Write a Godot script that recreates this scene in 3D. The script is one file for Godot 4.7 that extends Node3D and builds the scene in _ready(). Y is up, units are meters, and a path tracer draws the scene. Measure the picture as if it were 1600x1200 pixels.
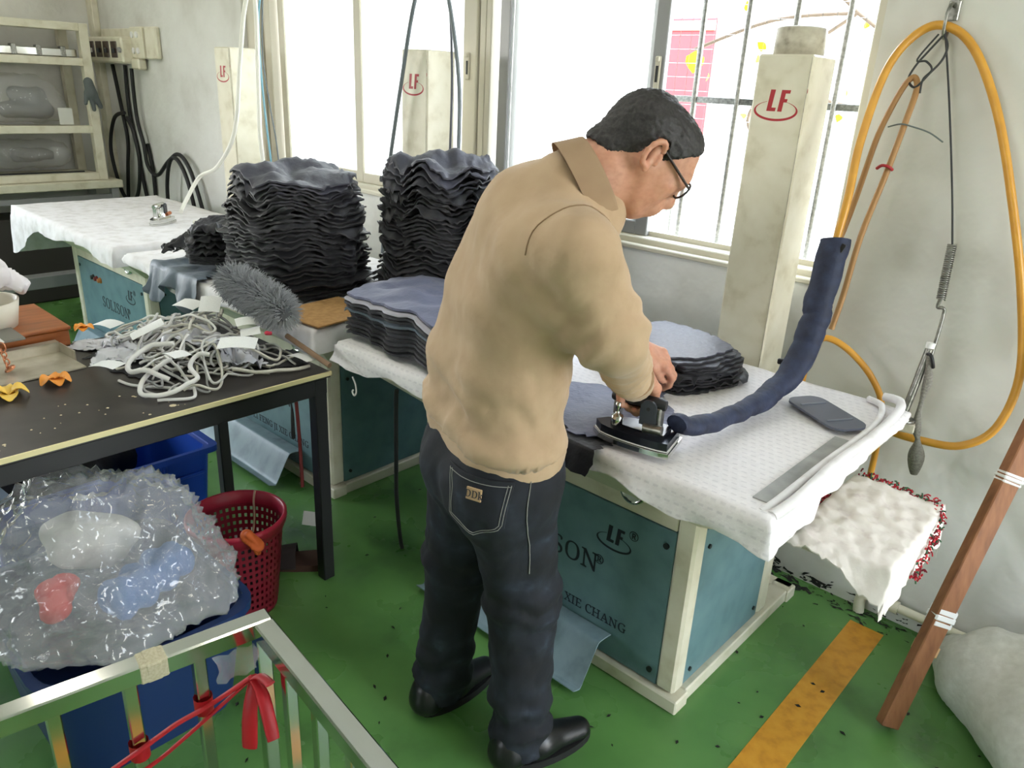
extends Node3D

var taken := {}
var M := {}
var rng := RandomNumberGenerator.new()

func V(x, y, z) -> Vector3:
	return Vector3(x, y, z)

# ------------------------------------------------------------------ objects
func numbered(n: String) -> String:
	if not taken.has(n):
		taken[n] = 0
		return n
	taken[n] += 1
	return "%s_%03d" % [n, taken[n]]

func tag(o: Node3D, label: String, category: String, group := "", kind := ""):
	if label:
		o.set_meta("label", label)
	if category:
		o.set_meta("category", category)
	if group:
		o.set_meta("group", group)
	if kind:
		o.set_meta("kind", kind)

func thing(called: String, label: String, category: String, at := Vector3.ZERO, turn := 0.0, group := "") -> Node3D:
	var o := Node3D.new()
	o.name = numbered(called)
	add_child(o)
	o.position = at
	o.rotation.y = turn
	tag(o, label, category, group)
	return o

func part(called: String, mesh: Mesh, m: Material, parent: Node3D, label := "") -> MeshInstance3D:
	var o := MeshInstance3D.new()
	o.name = called
	o.mesh = mesh
	o.material_override = m
	parent.add_child(o, true)
	if label:
		o.set_meta("label", label)
	return o

func one(called: String, mesh: Mesh, m: Material, label: String, category: String, group := "") -> MeshInstance3D:
	var o := MeshInstance3D.new()
	o.name = numbered(called)
	o.mesh = mesh
	o.material_override = m
	add_child(o)
	tag(o, label, category, group)
	return o

func struct(called: String, mesh: Mesh, m: Material) -> MeshInstance3D:
	var o := MeshInstance3D.new()
	o.name = numbered(called)
	o.mesh = mesh
	o.material_override = m
	add_child(o)
	o.set_meta("kind", "structure")
	return o

# ------------------------------------------------------------------ mesh tools
func new_st(smooth := false) -> SurfaceTool:
	var st := SurfaceTool.new()
	st.begin(Mesh.PRIMITIVE_TRIANGLES)
	st.set_smooth_group(0 if smooth else -1)
	return st

func done(st: SurfaceTool) -> ArrayMesh:
	st.index()
	st.generate_normals()
	return st.commit()

func tri(st: SurfaceTool, a: Vector3, b: Vector3, c: Vector3):
	st.add_vertex(a)
	st.add_vertex(b)
	st.add_vertex(c)

func quad(st: SurfaceTool, a: Vector3, b: Vector3, c: Vector3, d: Vector3):
	tri(st, a, b, c)
	tri(st, a, c, d)

# box with chamfered edges, centre c
func box(st: SurfaceTool, c: Vector3, size: Vector3, bev := 0.0, bs := Basis()):
	st.set_smooth_group(-1)
	var h := size * 0.5
	bev = minf(bev, minf(h.x, minf(h.y, h.z)) * 0.9)
	var inner := h - Vector3.ONE * bev
	if bev <= 0.0:
		for ax in 3:
			for s in [-1.0, 1.0]:
				var n := Vector3.ZERO
				n[ax] = s
				var u := Vector3.ZERO
				u[(ax + 1) % 3] = 1.0
				var v := n.cross(u)
				var p := [c + bs * ((n - u - v) * h), c + bs * ((n + u - v) * h), c + bs * ((n + u + v) * h), c + bs * ((n - u + v) * h)]
				quad(st, p[3], p[2], p[1], p[0])
		return
	for ax in 3:
		for s in [-1.0, 1.0]:
			var n := Vector3.ZERO
			n[ax] = s
			var u := Vector3.ZERO
			u[(ax + 1) % 3] = 1.0
			var v := n.cross(u)
			var o := n * h
			var iu := u * inner
			var iv := v * inner
			quad(st, c + bs * (o - iu + iv), c + bs * (o + iu + iv), c + bs * (o + iu - iv), c + bs * (o - iu - iv))
	for ax in 3:
		var a1 := (ax + 1) % 3
		var a2 := (ax + 2) % 3
		for s in [-1.0, 1.0]:
			for t in [-1.0, 1.0]:
				var p0 := Vector3.ZERO
				p0[ax] = -inner[ax]
				p0[a1] = s * h[a1]
				p0[a2] = t * inner[a2]
				var p1 := p0
				p1[a1] = s * inner[a1]
				p1[a2] = t * h[a2]
				var q0 := p0
				q0[ax] = inner[ax]
				var q1 := p1
				q1[ax] = inner[ax]
				if s * t > 0:
					quad(st, c + bs * p1, c + bs * q1, c + bs * q0, c + bs * p0)
				else:
					quad(st, c + bs * p0, c + bs * q0, c + bs * q1, c + bs * p1)
	for sx in [-1.0, 1.0]:
		for sy in [-1.0, 1.0]:
			for sz in [-1.0, 1.0]:
				var s := Vector3(sx, sy, sz)
				var a := c + bs * (s * Vector3(h.x, inner.y, inner.z))
				var b := c + bs * (s * Vector3(inner.x, h.y, inner.z))
				var d := c + bs * (s * Vector3(inner.x, inner.y, h.z))
				if sx * sy * sz > 0:
					tri(st, d, b, a)
				else:
					tri(st, a, b, d)

func box_mesh(c: Vector3, size: Vector3, bev := 0.0, bs := Basis()) -> ArrayMesh:
	var st := new_st()
	box(st, c, size, bev, bs)
	return done(st)

# box between two corners
func bx(a: Vector3, b: Vector3, bev := 0.0) -> ArrayMesh:
	return box_mesh((a + b) * 0.5, (b - a).abs(), bev)

func add_bx(st: SurfaceTool, a: Vector3, b: Vector3, bev := 0.0):
	box(st, (a + b) * 0.5, (b - a).abs(), bev)

# square bar between two points
func bar(st: SurfaceTool, a: Vector3, b: Vector3, w: float, d: float, bev := 0.0, up := Vector3.UP):
	var y := (b - a).normalized()
	var ref := up if absf(y.dot(up)) < 0.95 else Vector3.FORWARD
	var x := ref.cross(y).normalized()
	var z := x.cross(y)
	box(st, (a + b) * 0.5, Vector3(w, a.distance_to(b), d), bev, Basis(x, y, z))

func smoothed(p: Array, n := 6) -> PackedVector3Array:
	var out := PackedVector3Array()
	for i in p.size() - 1:
		var a: Vector3 = p[maxi(i - 1, 0)]
		var b: Vector3 = p[i]
		var c: Vector3 = p[i + 1]
		var d: Vector3 = p[mini(i + 2, p.size() - 1)]
		for k in n:
			out.append(b.cubic_interpolate(c, a, d, float(k) / n))
	out.append(p[p.size() - 1])
	return out

# tube along points; r a number or an array with one radius per point; flat squeezes the section along the frame normal
func tube(st: SurfaceTool, p, r, n := 8, caps := true, flat := 1.0):
	st.set_smooth_group(0)
	var m: int = p.size()
	var rings := []
	var t0: Vector3 = (p[1] - p[0]).normalized()
	var nn := t0.cross(Vector3.UP)
	if nn.length() < 0.05:
		nn = t0.cross(Vector3.RIGHT)
	nn = nn.normalized()
	for i in m:
		var t: Vector3 = (p[mini(i + 1, m - 1)] - p[maxi(i - 1, 0)])
		t = t.normalized() if t.length() > 1e-7 else t0
		nn = (nn - t * nn.dot(t))
		nn = nn.normalized() if nn.length() > 1e-5 else t.cross(Vector3.UP).normalized()
		var b := t.cross(nn)
		var rr: float = r[i] if r is Array or r is PackedFloat32Array else r
		var ring := PackedVector3Array()
		for k in n:
			var a := TAU * k / n
			ring.append(p[i] + nn * cos(a) * rr + b * sin(a) * rr * flat)
		rings.append(ring)
	for i in m - 1:
		var a: PackedVector3Array = rings[i]
		var b: PackedVector3Array = rings[i + 1]
		for k in n:
			var l := (k + 1) % n
			quad(st, a[k], a[l], b[l], b[k])
	if caps:
		st.set_smooth_group(-1)
		for e in [0, m - 1]:
			var ring: PackedVector3Array = rings[e]
			for k in n:
				var l := (k + 1) % n
				if e == 0:
					tri(st, p[e], ring[l], ring[k])
				else:
					tri(st, p[e], ring[k], ring[l])

func tube_mesh(p, r, n := 8, flat := 1.0) -> ArrayMesh:
	var st := new_st(true)
	tube(st, p, r, n, true, flat)
	return done(st)

# profile of (radius, height) turned about the y axis of t
func lathe(st: SurfaceTool, prof: Array, n := 24, t := Transform3D(), smooth := true):
	st.set_smooth_group(0 if smooth else -1)
	for i in prof.size() - 1:
		var a: Vector2 = prof[i]
		var b: Vector2 = prof[i + 1]
		for k in n:
			var u := TAU * k / n
			var v := TAU * (k + 1) / n
			var p := t * Vector3(a.x * cos(u), a.y, a.x * sin(u))
			var q := t * Vector3(a.x * cos(v), a.y, a.x * sin(v))
			var s := t * Vector3(b.x * cos(v), b.y, b.x * sin(v))
			var w := t * Vector3(b.x * cos(u), b.y, b.x * sin(u))
			if a.x < 1e-6:
				tri(st, p, w, s)
			elif b.x < 1e-6:
				tri(st, p, w, q)
			else:
				quad(st, p, w, s, q)

func lathe_mesh(prof: Array, n := 24, t := Transform3D(), smooth := true) -> ArrayMesh:
	var st := new_st(true)
	lathe(st, prof, n, t, smooth)
	return done(st)

# polygon in the xy plane of t pushed to depth d along z
func prism(st: SurfaceTool, poly: PackedVector2Array, d: float, t := Transform3D()):
	st.set_smooth_group(-1)
	var ix := Geometry2D.triangulate_polygon(poly)
	for i in range(0, ix.size(), 3):
		var a := poly[ix[i]]
		var b := poly[ix[i + 1]]
		var c := poly[ix[i + 2]]
		tri(st, t * V(a.x, a.y, d), t * V(b.x, b.y, d), t * V(c.x, c.y, d))
		tri(st, t * V(c.x, c.y, 0), t * V(b.x, b.y, 0), t * V(a.x, a.y, 0))
	for i in poly.size():
		var a := poly[i]
		var b := poly[(i + 1) % poly.size()]
		quad(st, t * V(a.x, a.y, 0), t * V(b.x, b.y, 0), t * V(b.x, b.y, d), t * V(a.x, a.y, d))

func prism_mesh(poly: PackedVector2Array, d: float, t := Transform3D()) -> ArrayMesh:
	var st := new_st()
	prism(st, poly, d, t)
	return done(st)

# grid of points g[i][j] as a smooth surface with uv; thick > 0 closes it with a second face below and an edge
func sheet(g: Array, thick := 0.0, down := Vector3.DOWN) -> ArrayMesh:
	var nu := g.size()
	var nv: int = g[0].size()
	var st := new_st(true)
	for side in (2 if thick > 0.0 else 1):
		var o := down * thick * side
		for i in nu - 1:
			for j in nv - 1:
				var q := [[i, j], [i + 1, j], [i + 1, j + 1], [i, j + 1]]
				var order := [0, 1, 2, 0, 2, 3] if side == 0 else [2, 1, 0, 3, 2, 0]
				for k in order:
					st.set_uv(Vector2(float(q[k][0]) / (nu - 1), float(q[k][1]) / (nv - 1)))
					st.add_vertex(g[q[k][0]][q[k][1]] + o)
	if thick > 0.0:
		st.set_smooth_group(1)
		var rim := []
		for i in nu:
			rim.append(g[i][0])
		for j in range(1, nv):
			rim.append(g[nu - 1][j])
		for i in range(nu - 2, -1, -1):
			rim.append(g[i][nv - 1])
		for j in range(nv - 2, 0, -1):
			rim.append(g[0][j])
		for k in rim.size():
			var a: Vector3 = rim[k]
			var b: Vector3 = rim[(k + 1) % rim.size()]
			st.set_uv(Vector2.ZERO)
			quad(st, a, b, b + down * thick, a + down * thick)
	return done(st)

# ------------------------------------------------------------------ smooth bodies: tapered bones joined by a smooth minimum, meshed as surface nets
# bone: [a, b, ra, rb] or [a, b, ra, rb, n, s] where the section is squeezed by s along n
func nets(bones: Array, cell: float, k: float, keep = null, push = null, clip = null) -> ArrayMesh:
	var lo := Vector3.ONE * 1e9
	var hi := -lo
	for b in bones:
		var r: float = maxf(b[2], b[3]) + k * 0.3 + cell * 3.0
		if b.size() > 5:
			r *= maxf(1.0, b[5])
		for e in 2:
			lo = lo.min(b[e] - Vector3.ONE * r)
			hi = hi.max(b[e] + Vector3.ONE * r)
	if clip != null:
		lo = lo.max(clip.position)
		hi = hi.min(clip.position + clip.size)
	var nx := int((hi.x - lo.x) / cell) + 2
	var ny := int((hi.y - lo.y) / cell) + 2
	var nz := int((hi.z - lo.z) / cell) + 2
	var f := PackedFloat32Array()
	f.resize(nx * ny * nz)
	f.fill(1.0)
	for b in bones:
		var a: Vector3 = b[0]
		var ab: Vector3 = b[1] - a
		var ll := maxf(ab.length_squared(), 1e-9)
		var ra: float = b[2]
		var dr: float = b[3] - ra
		var squeezed: bool = b.size() > 5
		var n: Vector3 = b[4] if squeezed else Vector3.ZERO
		var s: float = (1.0 / b[5] - 1.0) if squeezed else 0.0
		var reach: float = (maxf(b[2], b[3]) + k + cell * 2.0) * (maxf(1.0, b[5]) if squeezed else 1.0)
		var p0: Vector3 = (a.min(b[1]) - Vector3.ONE * reach - lo) / cell
		var p1: Vector3 = (a.max(b[1]) + Vector3.ONE * reach - lo) / cell
		for z in range(maxi(0, int(p0.z)), mini(nz, int(p1.z) + 2)):
			for y in range(maxi(0, int(p0.y)), mini(ny, int(p1.y) + 2)):
				var at := (z * ny + y) * nx
				for x in range(maxi(0, int(p0.x)), mini(nx, int(p1.x) + 2)):
					var w := lo + Vector3(x, y, z) * cell - a
					if squeezed:
						w += n * (w.dot(n) * s)
					var t := clampf(w.dot(ab) / ll, 0.0, 1.0)
					var d := (w - ab * t).length() - ra - dr * t
					var o := f[at + x]
					var h := maxf(k - absf(o - d), 0.0)
					f[at + x] = minf(o, d) - h * h / (4.0 * k)
	if keep != null:
		for z in nz:
			for y in ny:
				var at := (z * ny + y) * nx
				for x in nx:
					if f[at + x] < cell * 3.0:
						f[at + x] = maxf(f[at + x], keep.call(lo + Vector3(x, y, z) * cell))
	var index := {}
	var pts := PackedVector3Array()
	var nrm := PackedVector3Array()
	var step := [0, 1, nx, nx + 1, nx * ny, nx * ny + 1, nx * ny + nx, nx * ny + nx + 1]
	var edges := [[0, 1], [2, 3], [4, 5], [6, 7], [0, 2], [1, 3], [4, 6], [5, 7], [0, 4], [1, 5], [2, 6], [3, 7]]
	var skip := cell * 2.2
	for z in nz - 1:
		for y in ny - 1:
			var at := (z * ny + y) * nx
			for x in nx - 1:
				var c := at + x
				if absf(f[c]) > skip:
					continue
				var inside := 0
				for q in 8:
					if f[c + step[q]] < 0.0:
						inside += 1
				if inside == 0 or inside == 8:
					continue
				var sum := Vector3.ZERO
				var cnt := 0
				for e in edges:
					var u := f[c + step[e[0]]]
					var v := f[c + step[e[1]]]
					if (u < 0.0) != (v < 0.0):
						var t := u / (u - v)
						var e0: int = e[0]
						var e1: int = e[1]
						var q0 := Vector3(e0 & 1, (e0 >> 1) & 1, e0 >> 2)
						var q1 := Vector3(e1 & 1, (e1 >> 1) & 1, e1 >> 2)
						sum += q0.lerp(q1, t)
						cnt += 1
				index[c] = pts.size()
				pts.append(lo + (Vector3(x, y, z) + sum / cnt) * cell)
				nrm.append(Vector3(f[c + 1] - f[c], f[c + nx] - f[c], f[c + nx * ny] - f[c]).normalized())
	if push != null:
		for i in pts.size():
			pts[i] = push.call(pts[i], nrm[i])
	var st := new_st(true)
	for p in pts:
		st.add_vertex(p)
	var dirs := [[1, nx, nx * ny], [nx, nx * ny, 1], [nx * ny, 1, nx]]
	for c in index:
		for d in dirs:
			var u := f[c]
			var v := f[c + d[0]]
			if (u < 0.0) == (v < 0.0):
				continue
			var i1: int = c - d[1]
			var i2: int = c - d[1] - d[2]
			var i3: int = c - d[2]
			if not (index.has(i1) and index.has(i2) and index.has(i3)):
				continue
			var q := [index[c], index[i1], index[i2], index[i3]]
			for o in ([0, 2, 1, 0, 3, 2] if v < 0.0 else [0, 1, 2, 0, 2, 3]):
				st.add_index(q[o])
	st.generate_normals()
	return st.commit()

# ------------------------------------------------------------------ materials
func mat(c: Color, rough := 0.6, metal := 0.0, spec := 0.5) -> StandardMaterial3D:
	var m := StandardMaterial3D.new()
	m.albedo_color = c
	m.roughness = rough
	m.metallic = metal
	m.metallic_specular = spec
	return m

func ramp(stops: Array) -> Gradient:
	var g := Gradient.new()
	var o := PackedFloat32Array()
	var c := PackedColorArray()
	for s in stops:
		o.append(s[0])
		c.append(s[1])
	g.offsets = o
	g.colors = c
	return g

func noise_tex(seed_: int, freq: float, stops: Array, octaves := 5, size := 512, normal := 0.0, kind := FastNoiseLite.TYPE_SIMPLEX_SMOOTH) -> NoiseTexture2D:
	var n := FastNoiseLite.new()
	n.seed = seed_
	n.frequency = freq
	n.noise_type = kind
	n.fractal_octaves = octaves
	var t := NoiseTexture2D.new()
	t.width = size
	t.height = size
	t.seamless = true
	t.noise = n
	if normal > 0.0:
		t.as_normal_map = true
		t.bump_strength = normal
	else:
		t.color_ramp = ramp(stops)
	return t

# material with a mottled colour laid by world position
func mottled(stops: Array, seed_: int, freq: float, scale: float, rough := 0.6, metal := 0.0, bump := 0.0, octaves := 5, size := 512) -> StandardMaterial3D:
	var m := mat(Color.WHITE, rough, metal)
	m.albedo_texture = noise_tex(seed_, freq, stops, octaves, size)
	m.uv1_triplanar = true
	m.uv1_world_triplanar = true
	m.uv1_scale = Vector3.ONE * scale
	if bump > 0.0:
		m.normal_enabled = true
		m.normal_texture = noise_tex(seed_ + 7, freq * 2.0, [], octaves, size, bump)
	return m

func rgb(r, g, b) -> Color:
	return Color(r / 255.0, g / 255.0, b / 255.0)

const ZW := -2.47      # inner face of the window wall
const XL := -6.55      # far end wall
const TP := 0.83       # height of the ironing surfaces

func make_materials():
	M.wall = mottled([[0.0, rgb(196, 194, 186)], [0.45, rgb(212, 211, 205)], [1.0, rgb(220, 220, 215)]], 3, 0.006, 0.55, 0.75, 0.0, 2.5)
	M.ceiling = mat(rgb(222, 222, 218), 0.85)
	M.floor = mottled([[0.0, rgb(62, 94, 52)], [0.3, rgb(84, 128, 68)], [0.55, rgb(92, 138, 73)], [1.0, rgb(102, 150, 80)]], 11, 0.005, 0.42, 0.32, 0.0, 0.0, 6, 1024)
	M.floor.roughness_texture = noise_tex(19, 0.012, [[0.0, Color(0.16, 0.16, 0.16)], [1.0, Color(0.5, 0.5, 0.5)]])
	M.floor.roughness = 1.0
	M.stripe = mottled([[0.0, rgb(186, 126, 34)], [0.5, rgb(208, 146, 42)], [1.0, rgb(216, 156, 52)]], 5, 0.02, 2.0, 0.4)
	M.cream = mottled([[0.0, rgb(198, 190, 164)], [0.4, rgb(216, 210, 188)], [1.0, rgb(224, 219, 200)]], 8, 0.01, 1.6, 0.42)
	M.worn = mottled([[0.0, rgb(120, 110, 96)], [0.35, rgb(172, 164, 146)], [0.7, rgb(196, 190, 172)], [1.0, rgb(205, 200, 184)]], 9, 0.02, 2.2, 0.5)
	M.teal = mottled([[0.0, rgb(88, 118, 124)], [0.5, rgb(102, 134, 140)], [1.0, rgb(110, 142, 147)]], 14, 0.01, 1.4, 0.38)
	M.pedal = mottled([[0.0, rgb(96, 114, 120)], [0.4, rgb(126, 148, 156)], [1.0, rgb(142, 164, 171)]], 15, 0.012, 1.6, 0.45)
	M.black = mat(rgb(24, 24, 26), 0.45)
	M.rubber = mat(rgb(20, 20, 22), 0.6)
	M.screw = mat(rgb(52, 56, 60), 0.4, 0.6)
	M.chrome = mat(rgb(214, 214, 210), 0.12, 1.0)
	M.steel = mottled([[0.0, rgb(110, 110, 106)], [1.0, rgb(168, 167, 160)]], 21, 0.03, 4.0, 0.35, 0.9)
	M.alu = mat(rgb(196, 190, 172), 0.45, 0.0)
	M.alu_grey = mat(rgb(150, 150, 150), 0.4, 0.3)
	M.glass = mat(Color(0.9, 0.95, 0.95, 0.06), 0.05)
	M.glass.transparency = BaseMaterial3D.TRANSPARENCY_ALPHA
	M.milky = mat(Color(0.95, 0.96, 0.95, 0.62), 0.6)
	M.milky.transparency = BaseMaterial3D.TRANSPARENCY_ALPHA
	M.milky.backlight_enabled = true
	M.milky.backlight = Color(0.9, 0.9, 0.88)
	M.film = M.milky.duplicate()
	M.film.albedo_color = Color(0.95, 0.96, 0.95, 0.4)
	M.red = mat(rgb(166, 34, 42), 0.5)
	M.ink = mat(rgb(22, 26, 40), 0.5)
	M.cloth = mottled([[0.0, rgb(206, 202, 200)], [0.5, rgb(228, 225, 226)], [1.0, rgb(236, 234, 236)]], 30, 0.012, 1.7, 0.9, 0.0, 1.2)
	M.cord_white = mat(rgb(228, 226, 224), 0.85)

func set_camera_and_light():
	var cam := Camera3D.new()
	cam.name = "camera"
	cam.position = V(0, 1.62, 0)
	cam.rotation_degrees = V(-21.328, 41.871, 2.893)
	cam.fov = 53.27
	cam.near = 0.05
	cam.far = 200.0
	cam.current = true
	add_child(cam)
	var sky := ProceduralSkyMaterial.new()
	sky.sky_top_color = Color(0.86, 0.92, 1.0)
	sky.sky_horizon_color = Color(1.0, 0.985, 0.95)
	sky.ground_bottom_color = Color(0.55, 0.54, 0.5)
	sky.ground_horizon_color = Color(0.8, 0.79, 0.75)
	sky.sky_curve = 0.2
	var env := Environment.new()
	env.background_mode = Environment.BG_SKY
	env.sky = Sky.new()
	env.sky.sky_material = sky
	env.background_energy_multiplier = 17.0
	env.tonemap_mode = Environment.TONE_MAPPER_LINEAR
	env.tonemap_exposure = 0.88
	env.sdfgi_enabled = true
	env.ssao_enabled = true
	env.ssil_enabled = true
	var we := WorldEnvironment.new()
	we.name = "environment"
	we.environment = env
	add_child(we)
	# unseen ceiling fittings, out of view, placed to light the walls and tables: a glowing diffuser with an area light of its size just below
	for p in [V(-5.6, 3.0, -0.85), V(-3.6, 3.0, -0.85), V(-1.6, 3.0, -0.85), V(0.4, 3.0, -0.85)]:
		lamp(p)

func lamp(p: Vector3):
	var t := thing("unseen_ceiling_lamp", "unseen white batten lamp on the ceiling, placed to light the walls and tables", "lamp", p, 0.0, "unseen ceiling lamps")
	part("housing", bx(V(-0.62, 0.02, -0.09), V(0.62, 0.1, 0.09), 0.008), mat(rgb(230, 230, 228), 0.5), t)
	var glow := mat(rgb(240, 240, 236), 0.6)
	glow.emission_enabled = true
	glow.emission = Color(1.0, 0.98, 0.94)
	glow.emission_energy_multiplier = 2.5
	part("unseen_lamp_diffuser", bx(V(-0.6, 0.0, -0.075), V(0.6, 0.02, 0.075)), glow, t)
	var a := AreaLight3D.new()
	a.name = "unseen_lamp_light"
	a.area_size = Vector2(1.2, 0.15)
	a.light_energy = 0.8
	a.light_color = Color(1.0, 0.975, 0.93)
	a.area_range = 14.0
	a.area_attenuation = 2.0
	a.shadow_enabled = true
	a.rotation_degrees.x = -90
	a.position.y = -0.01
	t.add_child(a)

func wall_with_holes(st: SurfaceTool, o: Vector3, u: Vector3, n: Vector3, w: float, h: float, th: float, holes: Array):
	# wall from o along u, thickness th along n; holes [u0, u1, y0, y1], sorted along u, not overlapping
	var spans := []
	var at := 0.0
	for q in holes:
		spans.append([at, q[0], 0.0, h])
		spans.append([q[0], q[1], 0.0, q[2]])
		spans.append([q[0], q[1], q[3], h])
		at = q[1]
	spans.append([at, w, 0.0, h])
	for s in spans:
		if s[1] - s[0] > 0.001 and s[3] - s[2] > 0.001:
			var a: Vector3 = o + u * s[0] + Vector3.UP * s[2]
			var b: Vector3 = o + u * s[1] + Vector3.UP * s[3] + n * th
			add_bx(st, a, b)

func build_room():
	var st := new_st()
	add_bx(st, V(XL - 0.2, -0.2, ZW - 0.24), V(2.7, 0, 6.7))
	var fl := struct("floor", done(st), M.floor)
	part("painted_stripe", bx(V(-0.546, 0.0, -2.37), V(-0.438, 0.0015, 1.6)), M.stripe, fl, "worn yellow-orange painted floor line")
	st = new_st()
	add_bx(st, V(XL - 0.2, 3.1, ZW - 0.24), V(2.7, 3.3, 6.7))
	struct("ceiling", done(st), M.ceiling)
	st = new_st()
	wall_with_holes(st, V(XL - 0.2, 0, ZW), V(1, 0, 0), V(0, 0, -1), 2.7 - XL + 0.2, 3.1, 0.24, [[-4.42 - XL + 0.2, -0.868 - XL + 0.2, 1.07, 2.45]])
	struct("wall_back", done(st), M.wall)
	st = new_st()
	wall_with_holes(st, V(XL, 0, ZW), V(0, 0, 1), V(-1, 0, 0), 9.17, 3.1, 0.2, [[1.9, 4.3, 0.95, 2.5]])  # opening out of view, placed to light the far table and the man's back
	struct("wall_left", done(st), M.wall)
	st = new_st()
	wall_with_holes(st, V(2.5, 0, ZW), V(0, 0, 1), V(1, 0, 0), 9.17, 3.1, 0.2, [[0.12, 1.5, 0.0, 2.6]])  # unseen doorway, placed to light the cabinet end panel and the floor
	struct("wall_right", done(st), M.wall)
	st = new_st()
	wall_with_holes(st, V(XL - 0.2, 0, 6.5), V(1, 0, 0), V(0, 0, 1), 2.7 - XL + 0.2, 3.1, 0.2, [[4.0, 6.6, 1.5, 2.7]])  # high opening behind the camera, added for fill light
	struct("wall_front", done(st), M.wall)
	# rough dark dirt at the foot of the window wall
	rng.seed = 41
	st = new_st()
	for i in 150:
		var x := -0.95 + 0.75 * pow(rng.randf(), 1.2)
		var onwall := rng.randf() < 0.45
		var r := rng.randf_range(0.004, 0.016) * (1.6 if x < -0.7 else 1.0)
		var n := 6
		var cc := V(x, 0.006 + absf(rng.randfn(0.0, 0.022)), ZW + 0.0012) if onwall else V(x, 0.0012, ZW + 0.005 + absf(rng.randfn(0.0, 0.05)))
		for k in n:
			var a := TAU * k / n
			var b := TAU * (k + 1) / n
			var f1 := r * (0.6 + 0.5 * sin(i * 3.1 + k * 2.3))
			var f2 := r * (0.6 + 0.5 * sin(i * 3.1 + ((k + 1) % n) * 2.3))
			if onwall:
				tri(st, cc, cc + V(cos(a) * f1 * 1.8, sin(a) * f1 * 0.7, 0.001), cc + V(cos(b) * f2 * 1.8, sin(b) * f2 * 0.7, 0.001))
			else:
				tri(st, cc, cc + V(cos(a) * f1 * 1.6, 0.001, sin(a) * f1 * 0.8), cc + V(cos(b) * f2 * 1.6, 0.001, sin(b) * f2 * 0.8))
	var d := part("floor_dirt", done(st), mat(rgb(34, 34, 30), 0.9), fl, "black mould and dirt flakes along the foot of the wall")
	d.set_meta("kind", "stuff")
	# lint and cuttings strewn over the floor
	st = new_st()
	for i in 150:
		var x := rng.randf_range(-2.2, 0.3)
		var z := rng.randf_range(-2.4, -0.5)
		var l := rng.randf_range(0.003, 0.011)
		var a := rng.randf() * TAU
		var u := V(cos(a), 0, sin(a)) * l
		var w := V(-sin(a), 0, cos(a)) * l * rng.randf_range(0.2, 0.6)
		var c := V(x, 0.002, z)
		quad(st, c - u, c + w, c + u, c - w)
		quad(st, c - u, c + w + V(0, 0.002, 0), c + u, c - w + V(0, 0.002, 0))
	d = part("floor_lint", done(st), mat(rgb(26, 26, 24), 0.9), fl, "tiny dark cloth cuttings strewn over the green floor")
	d.set_meta("kind", "stuff")
	# pipe along the foot of the wall
	var t := thing("wall_pipe", "thin cream plastic pipe along the foot of the right wall", "pipe", V(0, 0, 0))
	part("pipe", tube_mesh(smoothed([V(-0.545, 0.0, -2.44), V(-0.548, 0.05, -2.44), V(-0.53, 0.075, -2.44), V(-0.45, 0.075, -2.44)], 4), 0.018, 10), M.cream, t)
	part("pipe", tube_mesh([V(-0.45, 0.075, -2.44), V(0.3, 0.075, -2.44), V(1.6, 0.075, -2.44)], 0.015, 10), M.cream, t)
	part("coupling", tube_mesh([V(-0.47, 0.075, -2.44), V(-0.43, 0.075, -2.44)], 0.022, 10), M.cream, t)

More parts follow.
